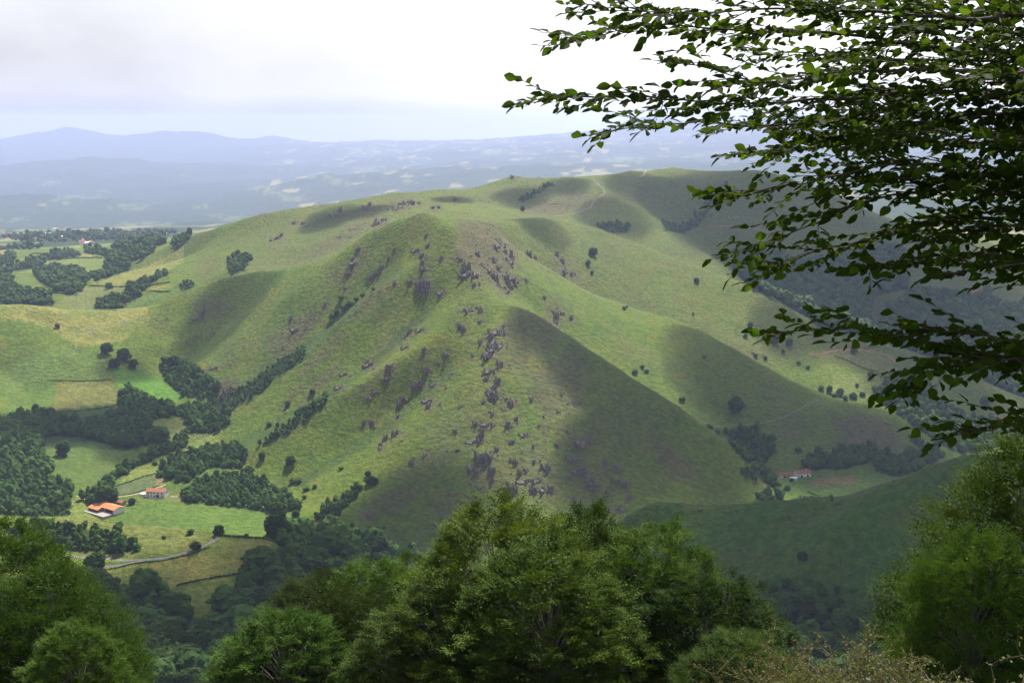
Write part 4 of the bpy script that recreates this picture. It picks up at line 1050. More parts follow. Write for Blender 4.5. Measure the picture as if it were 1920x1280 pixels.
# ---------------------------------------------------------------- buildings
def plain(name, c, rough=.85, var=.12, scale=1.5):
    t = NT(name); geo = t.node('ShaderNodeNewGeometry')
    n = t.noise(scale, 4, .6, geo.outputs['Position'])
    lo = tuple(max(0, v * (1 - var * 1.6)) for v in c); hi = tuple(min(.9, v * (1 + var)) for v in c)
    return t.done(t.diffuse(t.mix(t.ramp(n, .3, .7), lo, hi), rough))
M_WHITE = plain('limewash', (.66, .65, .62), .9, .06)
M_STONE = plain('field_stone', (.32, .28, .23), .95, .2)
M_DARK = plain('dark_infill', (.02, .02, .022), .5, .1)
M_SHUT = plain('brown_red_paint', (.16, .045, .03), .6, .1)
M_WOODP = plain('weathered_wood', (.16, .11, .07), .9, .2)
def roof_mat(name, c):
    t = NT(name); tc_ = t.node('ShaderNodeTexCoord')
    w = t.node('ShaderNodeTexWave'); w.inputs['Scale'].default_value = 2.2; w.inputs['Distortion'].default_value = .6
    t.l.new(tc_.outputs['Object'], w.inputs['Vector'])
    n = t.noise(.8, 5, .65, tc_.outputs['Object'])
    c1 = t.mix(t.ramp(n, .35, .68), tuple(v * .62 for v in c), c)
    c1 = t.mix(t.math('MULTIPLY', w.outputs['Fac'], .25), c1, tuple(v * .5 for v in c))
    return t.done(t.diffuse(c1, .9, t.bump(w.outputs['Fac'], .4, .08)))
M_ROOF = roof_mat('clay_tiles', (.40, .17, .085))
M_ROOFO = roof_mat('new_orange_tiles', (.62, .24, .095))
M_ROOFR = roof_mat('old_red_tiles', (.36, .13, .08))
def quads(name, boxes, mat, parent):
    Vs, Fs, off = [], [], 0
    for x0, x1, y0, y1, z0, z1 in boxes:
        Vs += [(x, y, z) for x in (x0, x1) for y in (y0, y1) for z in (z0, z1)]
        Fs += [tuple(i + off for i in f) for f in ((0, 1, 3, 2), (4, 6, 7, 5), (0, 4, 5, 1), (2, 3, 7, 6), (0, 2, 6, 4), (1, 5, 7, 3))]
        off += 8
    return link(name, mesh_np(name, Vs, Fs, (mat,)), parent)
def gable_body(l, d, h, rise):
    """walls with gable ends along x; open top closed by the roof"""
    V = [(-l, -d, -2.5), (l, -d, -2.5), (l, d, -2.5), (-l, d, -2.5), (-l, -d, h), (l, -d, h), (l, d, h), (-l, d, h), (-l, 0, h + rise), (l, 0, h + rise)]
    F = [(0, 1, 5, 4), (2, 3, 7, 6), (1, 2, 6, 5), (3, 0, 4, 7), (5, 6, 9, 9), (7, 4, 8, 8)]
    F = [(0, 1, 5), (0, 5, 4), (2, 3, 7), (2, 7, 6), (1, 2, 6), (1, 6, 5), (3, 0, 4), (3, 4, 7), (5, 6, 9), (7, 4, 8)]
    return V, F
def gable_roof(l, d, h, rise, over=.6, th=.3):
    s = rise / d; e = d + over; z0 = h - s * over + .05; l += over
    V, F = [], []
    for x in (-l, l):
        V += [(x, -e, z0), (x, 0, h + rise + .05), (x, e, z0), (x, e, z0 + th), (x, 0, h + rise + .05 + th), (x, -e, z0 + th)]
    for a, b in ((0, 1), (1, 2), (2, 3), (3, 4), (4, 5), (5, 0)):
        F += [(a, b, b + 6), (a, b + 6, a + 6)]
    F += [(0, 5, 4), (0, 4, 1), (1, 4, 3), (1, 3, 2), (6, 10, 11), (6, 7, 10), (7, 9, 10), (7, 8, 9)]
    return V, F
def house(name, loc, rot, l, d, h, rise, label, cat, group=None, wall=None, roof=None, win=(), doors=(), chimney=True, gwin=0):
    r = link(name, None, loc=loc, rot=(0, 0, rot)); tag(r, label, cat, group)
    V, F = gable_body(l, d, h, rise); w = link('wall', mesh_np('wall', V, F, (wall or M_WHITE,)), r)
    V, F = gable_roof(l, d, h, rise); rf = link('roof', mesh_np('roof', V, F, (roof or M_ROOF,)), r)
    if chimney: quads('chimney', [(l * .45, l * .45 + .9, -.5, .5, h + rise * .6, h + rise + 1.3)], M_WHITE, rf)
    for x, z, ww, hh in win:
        wd = quads('window', [(x - ww, x + ww, -d - .06, -d + .1, z - hh, z + hh)], M_SHUT, r)
        quads('pane', [(x - ww * .62, x + ww * .62, -d - .09, -d - .05, z - hh * .8, z + hh * .8)], M_DARK, wd)
    for x, ww, hh in doors:
        quads('door', [(x - ww, x + ww, -d - .06, -d + .1, -.5, hh)], M_DARK if ww > 1.2 else M_SHUT, r)
    for k in range(gwin):
        quads('window', [(l - .1, l + .06, -d * .5 + k * d * .7, -d * .5 + k * d * .7 + 1.0, h * .5, h * .5 + 1.3)], M_SHUT, r)
    return r
R_ = math.radians
# the white farmhouse
g = hit(293, 932, 1150)
fh = house('farmhouse', (g[0], g[1] + 5, g[2] + .3), R_(-6), 11.0, 5.5, 6.2, 2.6, 'white two storey farmhouse with an orange tiled roof above the meadow', 'house',
           win=[(-8.6, 4.6, .75, .8), (-5.2, 4.6, .75, .8), (-1.5, 4.6, .75, .8), (3.2, 4.6, .75, .8), (7.2, 4.6, .75, .8), (-8.6, 1.7, .7, .8), (7.6, 1.7, .7, .8), (-5.0, 1.7, .7, .8)], doors=[(2.2, 1.5, 2.9), (-1.4, .7, 2.3)], gwin=2)
V, F = gable_body(4.0, 3.0, 2.6, .9)
at_ = link('annex', mesh_np('annex', V, F, (M_WHITE,)), fh, loc=(-14.2, -1.2, 0)); V, F = gable_roof(4.0, 3.0, 2.6, .9, .4); link('roof', mesh_np('annex_roof', V, F, (M_WHITE,)), at_)
quads('terrace', [(-6.5, 10.5, -11.5, -5.7, -4.0, -.15)], M_STONE, fh)
quads('terrace_wall', [(-6.6, 10.6, -11.8, -11.5, -4.5, .55)], M_STONE, fh)
# the long barn with a bright orange roof
g = hit(204, 957, 1150)
barn = link('barn', None, loc=tuple(g + np.array([0, 3, .5])), rot=(0, 0, R_(-37))); tag(barn, 'long open fronted barn with a bright orange roof beside the meadow', 'barn')
V, F = gable_body(17.5, 7.0, 4.0, 2.4)
link('wall', mesh_np('wall', V, F, (M_WHITE,)), barn)
V, F = gable_roof(17.5, 7.0, 4.0, 2.4, 1.0); link('roof', mesh_np('roof', V, F, (M_ROOFO,)), barn)
V, F = gable_roof(8.5, 4.5, 3.0, 1.6, .8); lr = link('lean_to_roof', mesh_np('lean_to_roof', V, F, (M_ROOFO,)), barn, loc=(-8.5, -10.5, 0))
V, F = gable_body(8.5, 4.5, 3.0, 1.6); link('lean_to_wall', mesh_np('lean_to_wall', V, F, (M_WOODP,)), barn, loc=(-8.5, -10.5, 0))
quads('opening_shade', [(2.0, 15.5, -7.1, -6.9, -.2, 3.4)], M_DARK, barn)  # dark slab on the closed wall stands for the shaded inside
quads('opening_shade', [(-16, -1.0, -15.1, -14.9, -.2, 2.4)], M_DARK, barn)
for k in range(4): quads('post', [(2.0 + k * 4.3, 2.35 + k * 4.3, -7.5, -7.15, -2, 3.7)], M_WOODP, barn)
quads('yard', [(-18, 18, -21, -7.4, -2.5, .12)], plain('pale_concrete', (.27, .25, .22), .95, .1), barn)
# tumbledown shed between them
g = hit(226, 944, 1150)
house('stone_shed', tuple(g), R_(-25), 5.0, 3.2, 2.6, 1.2, 'small tumbledown shed with patchy red roof beside the orange roofed barn', 'shed', wall=M_STONE, roof=M_ROOFR, doors=[(0, 1.4, 2.0)], chimney=False)
g = hit(331, 852, 1300)
house('field_hut', tuple(g), R_(20), 2.6, 2.0, 2.4, .9, 'tiny reddish hut at the edge of the long hay strip', 'hut', wall=M_SHUT, roof=M_ROOFR, doors=[(0, .8, 1.8)], chimney=False)
g = hit(511, 952, 1150)
house('stone_ruin', tuple(g), R_(15), 2.6, 2.2, 2.2, .8, 'small reddish stone hut at the top right of the farm meadow', 'hut', wall=M_STONE, roof=M_ROOFR, doors=[(0, .8, 1.6)], chimney=False)
# the farm in the right valley
g = hit(1475, 893, 1350)
house('long_barn', tuple(g), R_(-5), 8.5, 4.5, 3.2, 1.8, 'long low red roofed farm building among trees in the right valley', 'barn', wall=M_WHITE, roof=M_ROOFR, doors=[(3, 1.6, 2.4), (-3, 1.4, 2.2)], chimney=False)
g = hit(1505, 893, 1350)
house('farmhouse', tuple(g + np.array([0, 2, 0])), R_(10), 9.0, 5.5, 5.6, 2.4, 'white farmhouse with a red tiled roof beside the brown field patch', 'house', roof=M_ROOFR,
      win=[(-7, 4.2, .7, .8), (-4, 4.2, .7, .8), (0, 4.2, .7, .8), (4, 4.2, .7, .8), (7, 4.2, .7, .8), (-7, 1.5, .7, .8)], doors=[(-3.0, 1.4, 2.6), (5, 1.5, 2.6)], gwin=1)
g = hit(1487, 899, 1350)
house('cow_shed', tuple(g), R_(0), 4.0, 2.8, 2.6, .9, 'low white shed in front of the red roofed farm', 'shed', roof=M_WHITE, doors=[(0, 1.3, 2.0)], chimney=False)
g = hit(1538, 893, 1350)
house('field_hut', tuple(g), R_(5), 2.2, 1.6, 1.9, .7, 'small dark hut on the field right of the red roofed farmhouse', 'hut', wall=M_WOODP, roof=M_WOODP, doors=[(0, .7, 1.5)], chimney=False)
for a, b, l, hh, rr, lab in ((1878, 792, 10, 6, -8, 'white house with a red roof, lower one of the upper right hamlet'), (1868, 797, 6, 3.2, 10, 'low red roofed annex left of the lower hamlet house'), (1901, 768, 6.5, 6.5, 12, 'white house highest in the upper right hamlet'), (1912, 790, 6, 4, 0, 'white house at the right edge of the upper hamlet')):
    g = hit(a, b, 1500)
    house('village_house', tuple(g), R_(rr), l, 4.5, hh, 2, lab, 'house', roof=M_ROOFR, win=[(-l * .5, hh * .6, .7, .8), (l * .5, hh * .6, .7, .8)], doors=[(0, 1.3, 2.4)])
# the village far away on the plain
VIL = [(2, 437), (22, 440), (30, 441), (37, 442), (56, 443), (103, 430), (109, 430), (121, 429), (127, 429), (139, 432), (112, 446), (117, 447), (158, 452), (160, 459), (166, 460), (172, 457), (277, 437), (305, 441), (155, 455), (60, 438), (90, 441)]
for k, (a, b) in enumerate(VIL):
    g = hit(a, b, 3600)
    if g is None: continue
    l = rng.uniform(9, 17)
    house('village_house', (g[0], g[1], g[2] + .5), R_(rng.uniform(-40, 40)), l, rng.uniform(5, 8), rng.uniform(5.5, 8), 3, 'tiny white house of the village on the distant plain', 'house', 'distant village houses',
          roof=(M_ROOF, M_ROOFR, M_WHITE)[k % 3], chimney=False)

# ---------------------------------------------------------------- lanes, tracks, earth
def ribbon(name, pts, width, mat, lift=.25, ymin=750, taper=False):
    P = [hit(a, b, ymin) for a, b in pts]
    P = np.array([p for p in P if p is not None])
    s = np.concatenate([[0], np.cumsum(np.linalg.norm(np.diff(P[:, :2], axis=0), axis=1))])
    n = max(8, int(s[-1] / 3))
    t = np.linspace(0, s[-1], n)
    xy = np.stack([np.interp(t, s, P[:, 0]), np.interp(t, s, P[:, 1])], 1)
    for _ in range(6): xy[1:-1] = .5 * xy[1:-1] + .25 * (xy[:-2] + xy[2:])
    d = np.gradient(xy, axis=0); d /= np.linalg.norm(d, axis=1)[:, None] + 1e-9
    nrm = np.stack([-d[:, 1], d[:, 0]], 1)
    w = width * .5 * (1 + .18 * gnoise(t / 14, t * 0 + width))
    cols = []
    for k in (-1, -.34, .34, 1):
        q = xy + nrm * (w * k)[:, None]
        cols.append(np.stack([q[:, 0], q[:, 1], height(q[:, 0], q[:, 1]) + (lift if abs(k) < 1 else -.1)], 1))
    V = np.stack(cols, 1).reshape(-1, 3)
    F = [(i * 4 + k, i * 4 + k + 1, i * 4 + k + 5, i * 4 + k + 4) for i in range(n - 1) for k in range(3)]
    return tag(link(name, mesh_np(name, V, F, (mat,), True)), kind='structure')
M_LANE = plain('worn_asphalt', (.15, .145, .14), .95, .15, .3)
M_DIRT = plain('pale_dirt', (.36, .29, .20), .95, .2, .3)
M_RED = plain('red_earth', (.28, .13, .08), .95, .2, .3)
M_PATH = plain('trodden_grass', (.20, .19, .10), .95, .2, .3)
M_BROWN = plain('bare_brown_earth', (.14, .095, .06), .95, .2, .3)
M_PINK = plain('stony_track', (.19, .155, .13), .95, .15, .3)
M_HEDGE = plain('hedge_bank', (.055, .08, .03), 1, .3, .5)
ribbon('lane', [(88, 1080), (110, 1070), (160, 1064), (200, 1061), (250, 1055), (290, 1048), (330, 1041), (370, 1029), (398, 1017), (412, 1008), (408, 1003)], 3.8, M_LANE)
ribbon('lane', [(95, 1041), (140, 1043), (190, 1047), (235, 1050), (265, 1051), (290, 1048)], 3.4, M_LANE)
ribbon('track', [(88, 1083), (110, 1073), (165, 1067), (172, 1066)], 2.0, M_DIRT)
ribbon('track', [(145, 929), (160, 935), (175, 943), (188, 951), (205, 962)], 3.0, M_DIRT, ymin=1150)
ribbon('track', [(190, 931), (225, 931), (255, 926), (280, 918), (300, 912), (310, 908)], 2.6, M_DIRT, ymin=1150)
ribbon('track', [(320, 930), (350, 932), (385, 936), (420, 940), (470, 947), (505, 951)], 2.6, M_DIRT, ymin=1150)
ribbon('track', [(1040, 405), (1070, 401), (1090, 396), (1108, 389), (1111, 380), (1113, 374), (1125, 369), (1134, 362), (1131, 353), (1120, 344), (1112, 337)], 3.2, M_PINK, .5, ymin=2500)
ribbon('track', [(1200, 332), (1207, 328), (1212, 321)], 5.0, M_PINK, .5, ymin=2500)
ribbon('track', [(1540, 664), (1560, 658), (1585, 655), (1610, 655), (1640, 659), (1665, 666), (1680, 680)], 5.0, M_RED, .4, ymin=2000)
ribbon('track', [(1330, 424), (1370, 424), (1410, 428), (1450, 432)], 4.0, M_RED, .4, ymin=2400)
ribbon('track', [(1842, 538), (1825, 548), (1809, 554), (1820, 561), (1845, 568)], 4.0, M_RED, .4, ymin=2300)
ribbon('footpath', [(1330, 800), (1380, 797), (1430, 793), (1468, 783), (1500, 766), (1535, 748)], 1.7, M_PATH, .3, ymin=1700)
ribbon('footpath', [(990, 484), (1023, 502), (1070, 529), (1107, 552), (1160, 568), (1211, 590), (1255, 594), (1318, 622), (1366, 649), (1417, 677)], 1.3, M_PATH, .35, ymin=1900)
ribbon('lane', [(1530, 938), (1555, 938), (1575, 935)], 5, M_LANE, ymin=1350)
ribbon('lane', [(1498, 1140), (1500, 1155), (1508, 1168), (1518, 1178)], 6, M_LANE, ymin=780)
ribbon('bare_earth', [(1402, 1150), (1410, 1138), (1420, 1128), (1430, 1115)], 5, M_BROWN, ymin=780)
ribbon('bare_earth', [(312, 935), (330, 936), (345, 940)], 5, M_BROWN, ymin=1200)
ribbon('bare_earth', [(268, 825), (275, 815), (280, 800), (283, 785)], 4, M_DIRT, ymin=1300)
# low hedges: long rows of clipped leaf clumps
def hedge(pts, h, label, ymin=750):
    P = [hit(a, b, ymin) for a, b in pts]
    P = np.array([p for p in P if p is not None])
    s = np.concatenate([[0], np.cumsum(np.linalg.norm(np.diff(P[:, :2], axis=0), axis=1))])
    n = max(4, int(s[-1] / (h * .8)))
    Vs, Fs, Ts, off = [], [], [], 0
    for t in np.linspace(0, s[-1], n):
        x, y = np.interp(t, s, P[:, 0]), np.interp(t, s, P[:, 1])
        x += rng.normal(0, h * .15); y += rng.normal(0, h * .15)
        v, f = ICO0
        V = v * (1 + .2 * rng.normal(size=(len(v), 1))) * np.array([h * .75, h * .75, h * .62]) * rng.uniform(.7, 1.25)
        Vs.append(V + np.array([x, y, float(height(x, y)) + h * .3])); Fs.append(f + off); off += len(v); Ts.append(np.full(len(v), rng.random()))
    o = link('hedge', mesh_np('hedge', np.concatenate(Vs), np.concatenate(Fs), (M_WOOD,), False, {'tone': ('POINT', tone4(np.concatenate(Ts)))}))
    tag(o, label, 'hedge')
hedge([(415, 1004), (440, 1006), (480, 1009), (513, 1017)], 2.0, 'low hedge along the top of the yellow hay meadow')
hedge([(332, 1097), (370, 1088), (420, 1079), (462, 1075)], 1.2, 'thin hedge bank across the lower part of the yellow meadow')
hedge([(88, 1088), (150, 1072), (220, 1064), (300, 1051), (360, 1038), (392, 1026)], 1.0, 'grassy bank along the lower side of the lane')
hedge([(208, 914), (240, 904), (270, 893), (292, 888)], 1.6, 'dark hedge above the grey crop field')
hedge([(212, 932), (240, 927), (270, 919), (298, 911)], 1.2, 'hedge below the grey crop field')
hedge([(168, 536), (195, 537), (240, 538)], 2.2, 'hedge line crossing the tan field on the far left spur')
hedge([(283, 535), (300, 532), (318, 529)], 2.2, 'short dark hedge at the left foot of the back ridge')
hedge([(280, 546), (300, 547), (320, 546)], 2.2, 'short hedge under the small pale field on the left')
hedge([(85, 485), (110, 485), (140, 484), (190, 484)], 3.0, 'dark hedgerow between two pale fields on the far left')
hedge([(60, 476), (90, 476), (120, 473)], 3.0, 'hedgerow at the top of the far left fields')
hedge([(90, 713), (130, 714), (190, 713), (208, 712)], 1.4, 'thin hedge along the top of the ochre field')
hedge([(100, 772), (150, 770), (190, 765), (218, 759)], 1.6, 'dark hedge along the foot of the ochre field')
hedge([(1515, 922), (1535, 930), (1560, 938)], 1.6, 'short dark hedge by the lane in the right valley')
hedge([(1565, 668), (1590, 676), (1620, 690), (1645, 697)], 1.8, 'dark hedge under the yellow patch below the red track')
hedge([(1620, 652), (1650, 650), (1680, 648)], 1.4, 'thin dark hedge above the red earth track')

# ---------------------------------------------------------------- poles and sheep
for a, b, lab in ((365, 997, 'left telegraph pole standing in the farm meadow'), (378, 1000, 'right telegraph pole standing in the farm meadow')):
    g = hit(a, b, 1100)
    p = link('telegraph_pole', None, loc=tuple(g)); tag(p, lab, 'pole')
    V, F = tube([(0, 0, -.5), (0, 0, 5), (0, 0, 10)], [.18, .16, .13], 6); link('pole', mesh_np('pole', V, F, (M_WOODP,), True), p)
    quads('crossarm', [(-.9, .9, -.07, .07, 9.2, 9.36)], M_WOODP, p)
def sheep_mesh():
    Vs, Fs, off = [], [], 0
    v, f = ICO1
    b = v * np.array([.62, .36, .36]); b[:, 2] += .78; b[:, 2] += .05 * np.cos(v[:, 0] * 2)
    Vs.append(b); Fs.append(f); off += len(b)
    for pts, r in (([(.5, 0, .9), (.72, 0, 1.05), (.95, 0, .92)], [.2, .16, .07]), ([(.4, .17, .6), (.4, .18, .3), (.42, .18, 0)], [.1, .06, .05]), ([(.4, -.17, .6), (.4, -.18, .3), (.42, -.18, 0)], [.1, .06, .05]), ([(-.42, .17, .6), (-.46, .18, .32), (-.42, .18, 0)], [.13, .07, .05]), ([(-.42, -.17, .6), (-.46, -.18, .32), (-.42, -.18, 0)], [.13, .07, .05])):
        V, F = tube(pts, r, 5); Vs.append(V); Fs.append(F + off); off += len(V)
    return mesh_np('sheep', np.concatenate(Vs), np.concatenate(Fs), (plain('fleece', (.6, .57, .5), 1, .08, 6),), True)
SHEEP = sheep_mesh()
def flock(spots, label, group, ymin, s=1.25):
    for a, b in spots:
        g = hit(a, b, ymin)
        if g is None: continue
        tag(link('sheep', SHEEP, loc=tuple(g), rot=(0, 0, rng.uniform(0, 6.28)), scale=s), label, 'sheep', group)
spots = []
for k in range(46):
    t = rng.random(); spots.append((140 + 95 * t + rng.normal(0, 4), 629 - 26 * t + rng.normal(0, 3)))
for k in range(16):
    spots.append((172 + rng.normal(0, 3), 612 + k * 1.3))
for k in range(18):
    t = rng.random(); spots.append((200 + 70 * t, 605 - 6 * t + rng.normal(0, 1.5)))
flock(spots, 'white sheep of the flock spread over the pale left pasture', 'sheep on the left pasture', 1800)
flock([(362, 823), (366, 822), (372, 820), (377, 818), (383, 816), (388, 815), (393, 813)], 'white sheep walking in file along the hay strip', 'sheep in a file', 1300)
flock([(1366, 408), (1370, 409), (1375, 407), (1379, 410), (1384, 409)], 'white sheep of the small group on the far right slope', 'sheep on the far right slope', 2300, 1.6)
# ---------------------------------------------------------------- beech trees on the bank below
M_BEECH = leaf_material('beech_leaves', (.017, .042, .006), (.071, .116, .015), .24, .7, .07)
M_OVER = leaf_material('shaded_beech_leaves', (.026, .058, .007), (.060, .110, .011), .55, .7, .08)
M_GORSE = leaf_material('dry_shrub_leaves', (.055, .078, .018), (.145, .135, .036), .35, .6, .2)
M_TWIG = plain('twig_bark', (.075, .058, .048), .85, .2, 20)
M_DRY = plain('dry_twig', (.22, .17, .12), .9, .2, 20)
def spray(rg, n, ll, lw_, length, jit, side=3):
    """a flat leafy shoot along +x: leaves alternate either side; (n leaves, 4, 3)"""
    out_ = []
    axes = [(np.zeros(3), np.array([1.0, 0, 0]), length, n)]
    for k in range(side):
        t = rg.uniform(.15, .6); sg = (-1) ** k
        axes.append((np.array([t * length, 0, -.06 * t]), np.array([.72, sg * .69, 0]), length * .5 * (1 - t * .4), n // 2))
    for o, d, l, m in axes:
        q = np.array([-d[1], d[0], 0])
        for i in range(m):
            t = (i + .5) / m
            p = o + d * l * t + np.array([0, 0, -.22 * (l * t) ** 2])
            sg = 1 if i % 2 else -1
            a = math.radians(rg.uniform(35, 62)) * (1 - .6 * (t > .93))
            u = d * math.cos(a) + q * sg * math.sin(a)
            nn = np.array([0, 0, 1.0]) + jit * rg.normal(size=3); nn -= u * nn.dot(u); nn /= np.linalg.norm(nn)
            v = np.cross(nn, u); s = rg.uniform(.75, 1.15) * (1 - .3 * t)
            b = p + u * .012
            out_.append(np.stack([b, b + u * ll * s * .5 + v * lw_ * s * .5 - nn * .004, b + u * ll * s, b + u * ll * s * .5 - v * lw_ * s * .5 - nn * .004]))
    return np.array(out_)
def basis(a, up):
    """rotation matrices (n,3,3) with x along a and z near up"""
    a = a / np.linalg.norm(a, axis=1)[:, None]
    y = np.cross(up, a); y /= np.linalg.norm(y, axis=1)[:, None] + 1e-9
    z = np.cross(a, y)
    return np.stack([a, y, z], 2)
def beech_proto(seed, R, H, nl, nsp, leaf=.14, rise=.55):
    rg = np.random.default_rng(seed)
    tem = [spray(rg, 9, leaf, leaf * .58, rg.uniform(.8, 1.2), .38, 2) for _ in range(6)]
    cs, rs = [], []
    for k in range(nl):
        for _ in range(60):
            a = rg.uniform(0, 6.283); h = rg.uniform(.06, 1.0)
            prof = math.sqrt(max(.0, 1 - max(0, (h - .22) / .80) ** 1.7)) if h > .22 else 1.0
            lr_ = R * rg.uniform(.17, .34)
            rr = max(0, R * prof - lr_ * .7) * rg.uniform(.72, 1.06)
            c = np.array([rr * math.cos(a), rr * math.sin(a), h * (H - lr_ * .9)])
            if all(np.linalg.norm((c - q)) > .62 * (lr_ + r) * .8 for q, r in zip(cs, rs)): break
        cs.append(c); rs.append(lr_)
    cs, rs = np.array(cs), np.array(rs)
    # shoots on the outer side of every clump
    w = rs ** 2 / (rs ** 2).sum()
    ci = rg.choice(nl, nsp, p=w)
    d = rg.normal(size=(nsp, 3))
    outw = cs[ci] * np.array([1, 1, .0]); outw /= np.linalg.norm(outw, axis=1)[:, None] + .4
    d = d / np.linalg.norm(d, axis=1)[:, None] + .75 * outw + np.array([0, 0, .45]); d /= np.linalg.norm(d, axis=1)[:, None]
    P = cs[ci] + d * rs[ci][:, None] * np.array([1, 1, .8]) * (rg.uniform(.5, 1.05, nsp))[:, None]
    nt_ = nsp // 6; tf = rg.integers(0, nt_, nsp)            # six shoots make one tuft
    d = d[tf]; P = P[tf] + .11 * rg.normal(size=(nsp, 3)); ci = ci[tf]; outw = outw[tf]
    hd = d * np.array([1, 1, .25]) + .35 * outw
    a = hd / (np.linalg.norm(hd, axis=1)[:, None] + 1e-9) + np.array([0, 0, 1.0]) * (rise + .35 * np.clip(P[:, 2] / H - .4, 0, 1))[:, None] + .26 * rg.normal(size=(nsp, 3))
    up = np.array([0, 0, 1.0]) + .30 * rg.normal(size=(nsp, 3))
    B = basis(a, up)
    Vs, Ts = [], []
    ctone = rg.uniform(-.2, .16, nl); ttone = rg.uniform(-.22, .22, nsp)[tf]
    for k in range(6):
        m = np.arange(nsp) % 6 == k
        L_ = tem[k]
        W_ = np.einsum('nij,lvj->nlvi', B[m] * rg.uniform(.8, 1.15, m.sum())[:, None, None], L_) + P[m][:, None, None, :]
        Vs.append(W_.reshape(-1, 3))
        Ts.append(np.repeat(np.clip(.5 + (ctone[ci[m]] + ttone[m])[:, None] + .13 * rg.normal(size=(m.sum(), len(L_))), 0, 1).ravel(), 4))
    V = np.concatenate(Vs); T = np.concatenate(Ts)
    n4 = len(V) // 4
    q = np.arange(n4)[:, None] * 4
    F = np.concatenate([q + [0, 1, 2], q + [0, 2, 3]])
    # leafy inside of the clumps, its inner shade put in as dark tone
    m = 9000
    ci = rg.choice(nl, m, p=w); dd = rg.normal(size=(m, 3)); dd /= np.linalg.norm(dd, axis=1)[:, None]
    Pc = cs[ci] + dd * rs[ci][:, None] * rg.uniform(.1, .62, m)[:, None]
    Vc, Fc = cards(Pc, dd, .24, .8, rg)
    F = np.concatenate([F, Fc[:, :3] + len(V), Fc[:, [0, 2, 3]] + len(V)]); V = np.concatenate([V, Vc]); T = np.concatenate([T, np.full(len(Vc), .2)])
    cr = mesh_np('crown', V, F, (M_BEECH,), False, {'tone': ('POINT', tone4(T))})
    # trunk and limbs reaching into the clumps
    Vs, Fs, off = [], [], 0
    def add(pts, rad, n=6):
        nonlocal off
        v, f = tube(pts, rad, n); Vs.append(v); Fs.append(f + off); off += len(v)
    add([(0, 0, -1.2), (.05, 0, H * .2), (-.1, .1, H * .5), (.1, 0, H * .78)], [.34, .27, .17, .03], 8)
    for k in range(nl):
        c = cs[k]; z0 = min(H * .6, max(.6, c[2] * .55))
        b = np.array([0, 0, z0]); mid = b + (c - b) * .5 + np.array([0, 0, .25])
        c = b + (c - b) * .92; add([b, mid, c], [.09, .05, .012], 5)
        for j in range(5):
            e = c + rs[k] * .8 * (lambda q: q / np.linalg.norm(q))(rg.normal(size=3) + np.array([0, 0, .5]))
            add([mid + (c - mid) * rg.uniform(.4, 1), (c + e) / 2 + .1 * rg.normal(size=3), e], [.025, .016, .006], 4)
    tr_ = mesh_np('trunk', np.concatenate(Vs), np.concatenate(Fs), (M_BARK,), True)
    return cr, tr_, R, H
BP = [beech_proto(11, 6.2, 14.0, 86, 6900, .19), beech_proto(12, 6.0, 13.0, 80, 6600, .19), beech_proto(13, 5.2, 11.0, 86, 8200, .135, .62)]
def beech(proto, a, b, Y, wid, label, rot, sink=.0):
    """tree whose top shows at photo pixel (a, b), Y metres away, crown half width wid metres"""
    cr, tr_, R, H = BP[proto]
    x, y, zt = at(a, b, Y)
    z0 = float(height(x, y)) - sink
    r = link('beech_tree', None, loc=(x, y, z0), rot=(0, 0, rot), scale=(wid / R, wid / R, (zt - z0) / H))
    link('crown', cr, r); link('trunk', tr_, r)
    return tag(r, label, 'tree')
beech(0, 950, 922, 70, 6.6, 'tallest dark green beech in the middle of the foreground clump', .3)
beech(1, 1105, 938, 74, 5.6, 'beech just right of the tallest one in the foreground clump', 1.9)
beech(0, 1235, 976, 70, 5.4, 'third beech of the foreground clump, right of the two tallest', 3.8)
beech(1, 1325, 1062, 66, 5.0, 'low light green beech at the right end of the foreground clump', 4.4)
beech(2, 1385, 1190, 60, 3.4, 'small beech sapling at the lower right tip of the foreground clump', 1.0)
beech(1, 775, 1044, 80, 5.2, 'beech directly left of the tallest one, lower and further back', 5.2)
beech(0, 690, 1042, 77, 5.0, 'lighter beech in the left half of the foreground clump', 2.4)
beech(2, 605, 1080, 72, 4.8, 'feathery beech stepping down on the left of the foreground clump', 2.0)
beech(1, 530, 1140, 67, 4.2, 'lowest beech at the left end of the foreground clump', .9)
beech(1, 1030, 1010, 64, 5.6, 'dark leafy beech standing in front of the two tallest', 3.0)
beech(0, 820, 1100, 66, 5.0, 'beech in front of the gap left of the tallest one', 5.5)
beech(0, -10, 955, 58, 4.5, 'tall beech cut by the lower left corner', 1.2)
beech(2, 85, 1060, 54, 4.0, 'beech stepping down right of the corner one at lower left', .4)
beech(1, 140, 1160, 50, 2.4, 'small beech lowest in the lower left corner group', 2.7)
beech(2, 1990, 805, 38, 4.6, 'large dark beech at the right edge with upswept sunlit fronds', 2.2)
beech(2, 1835, 985, 35, 2.2, 'lower front part of the beech thicket at the right edge', 5.0)

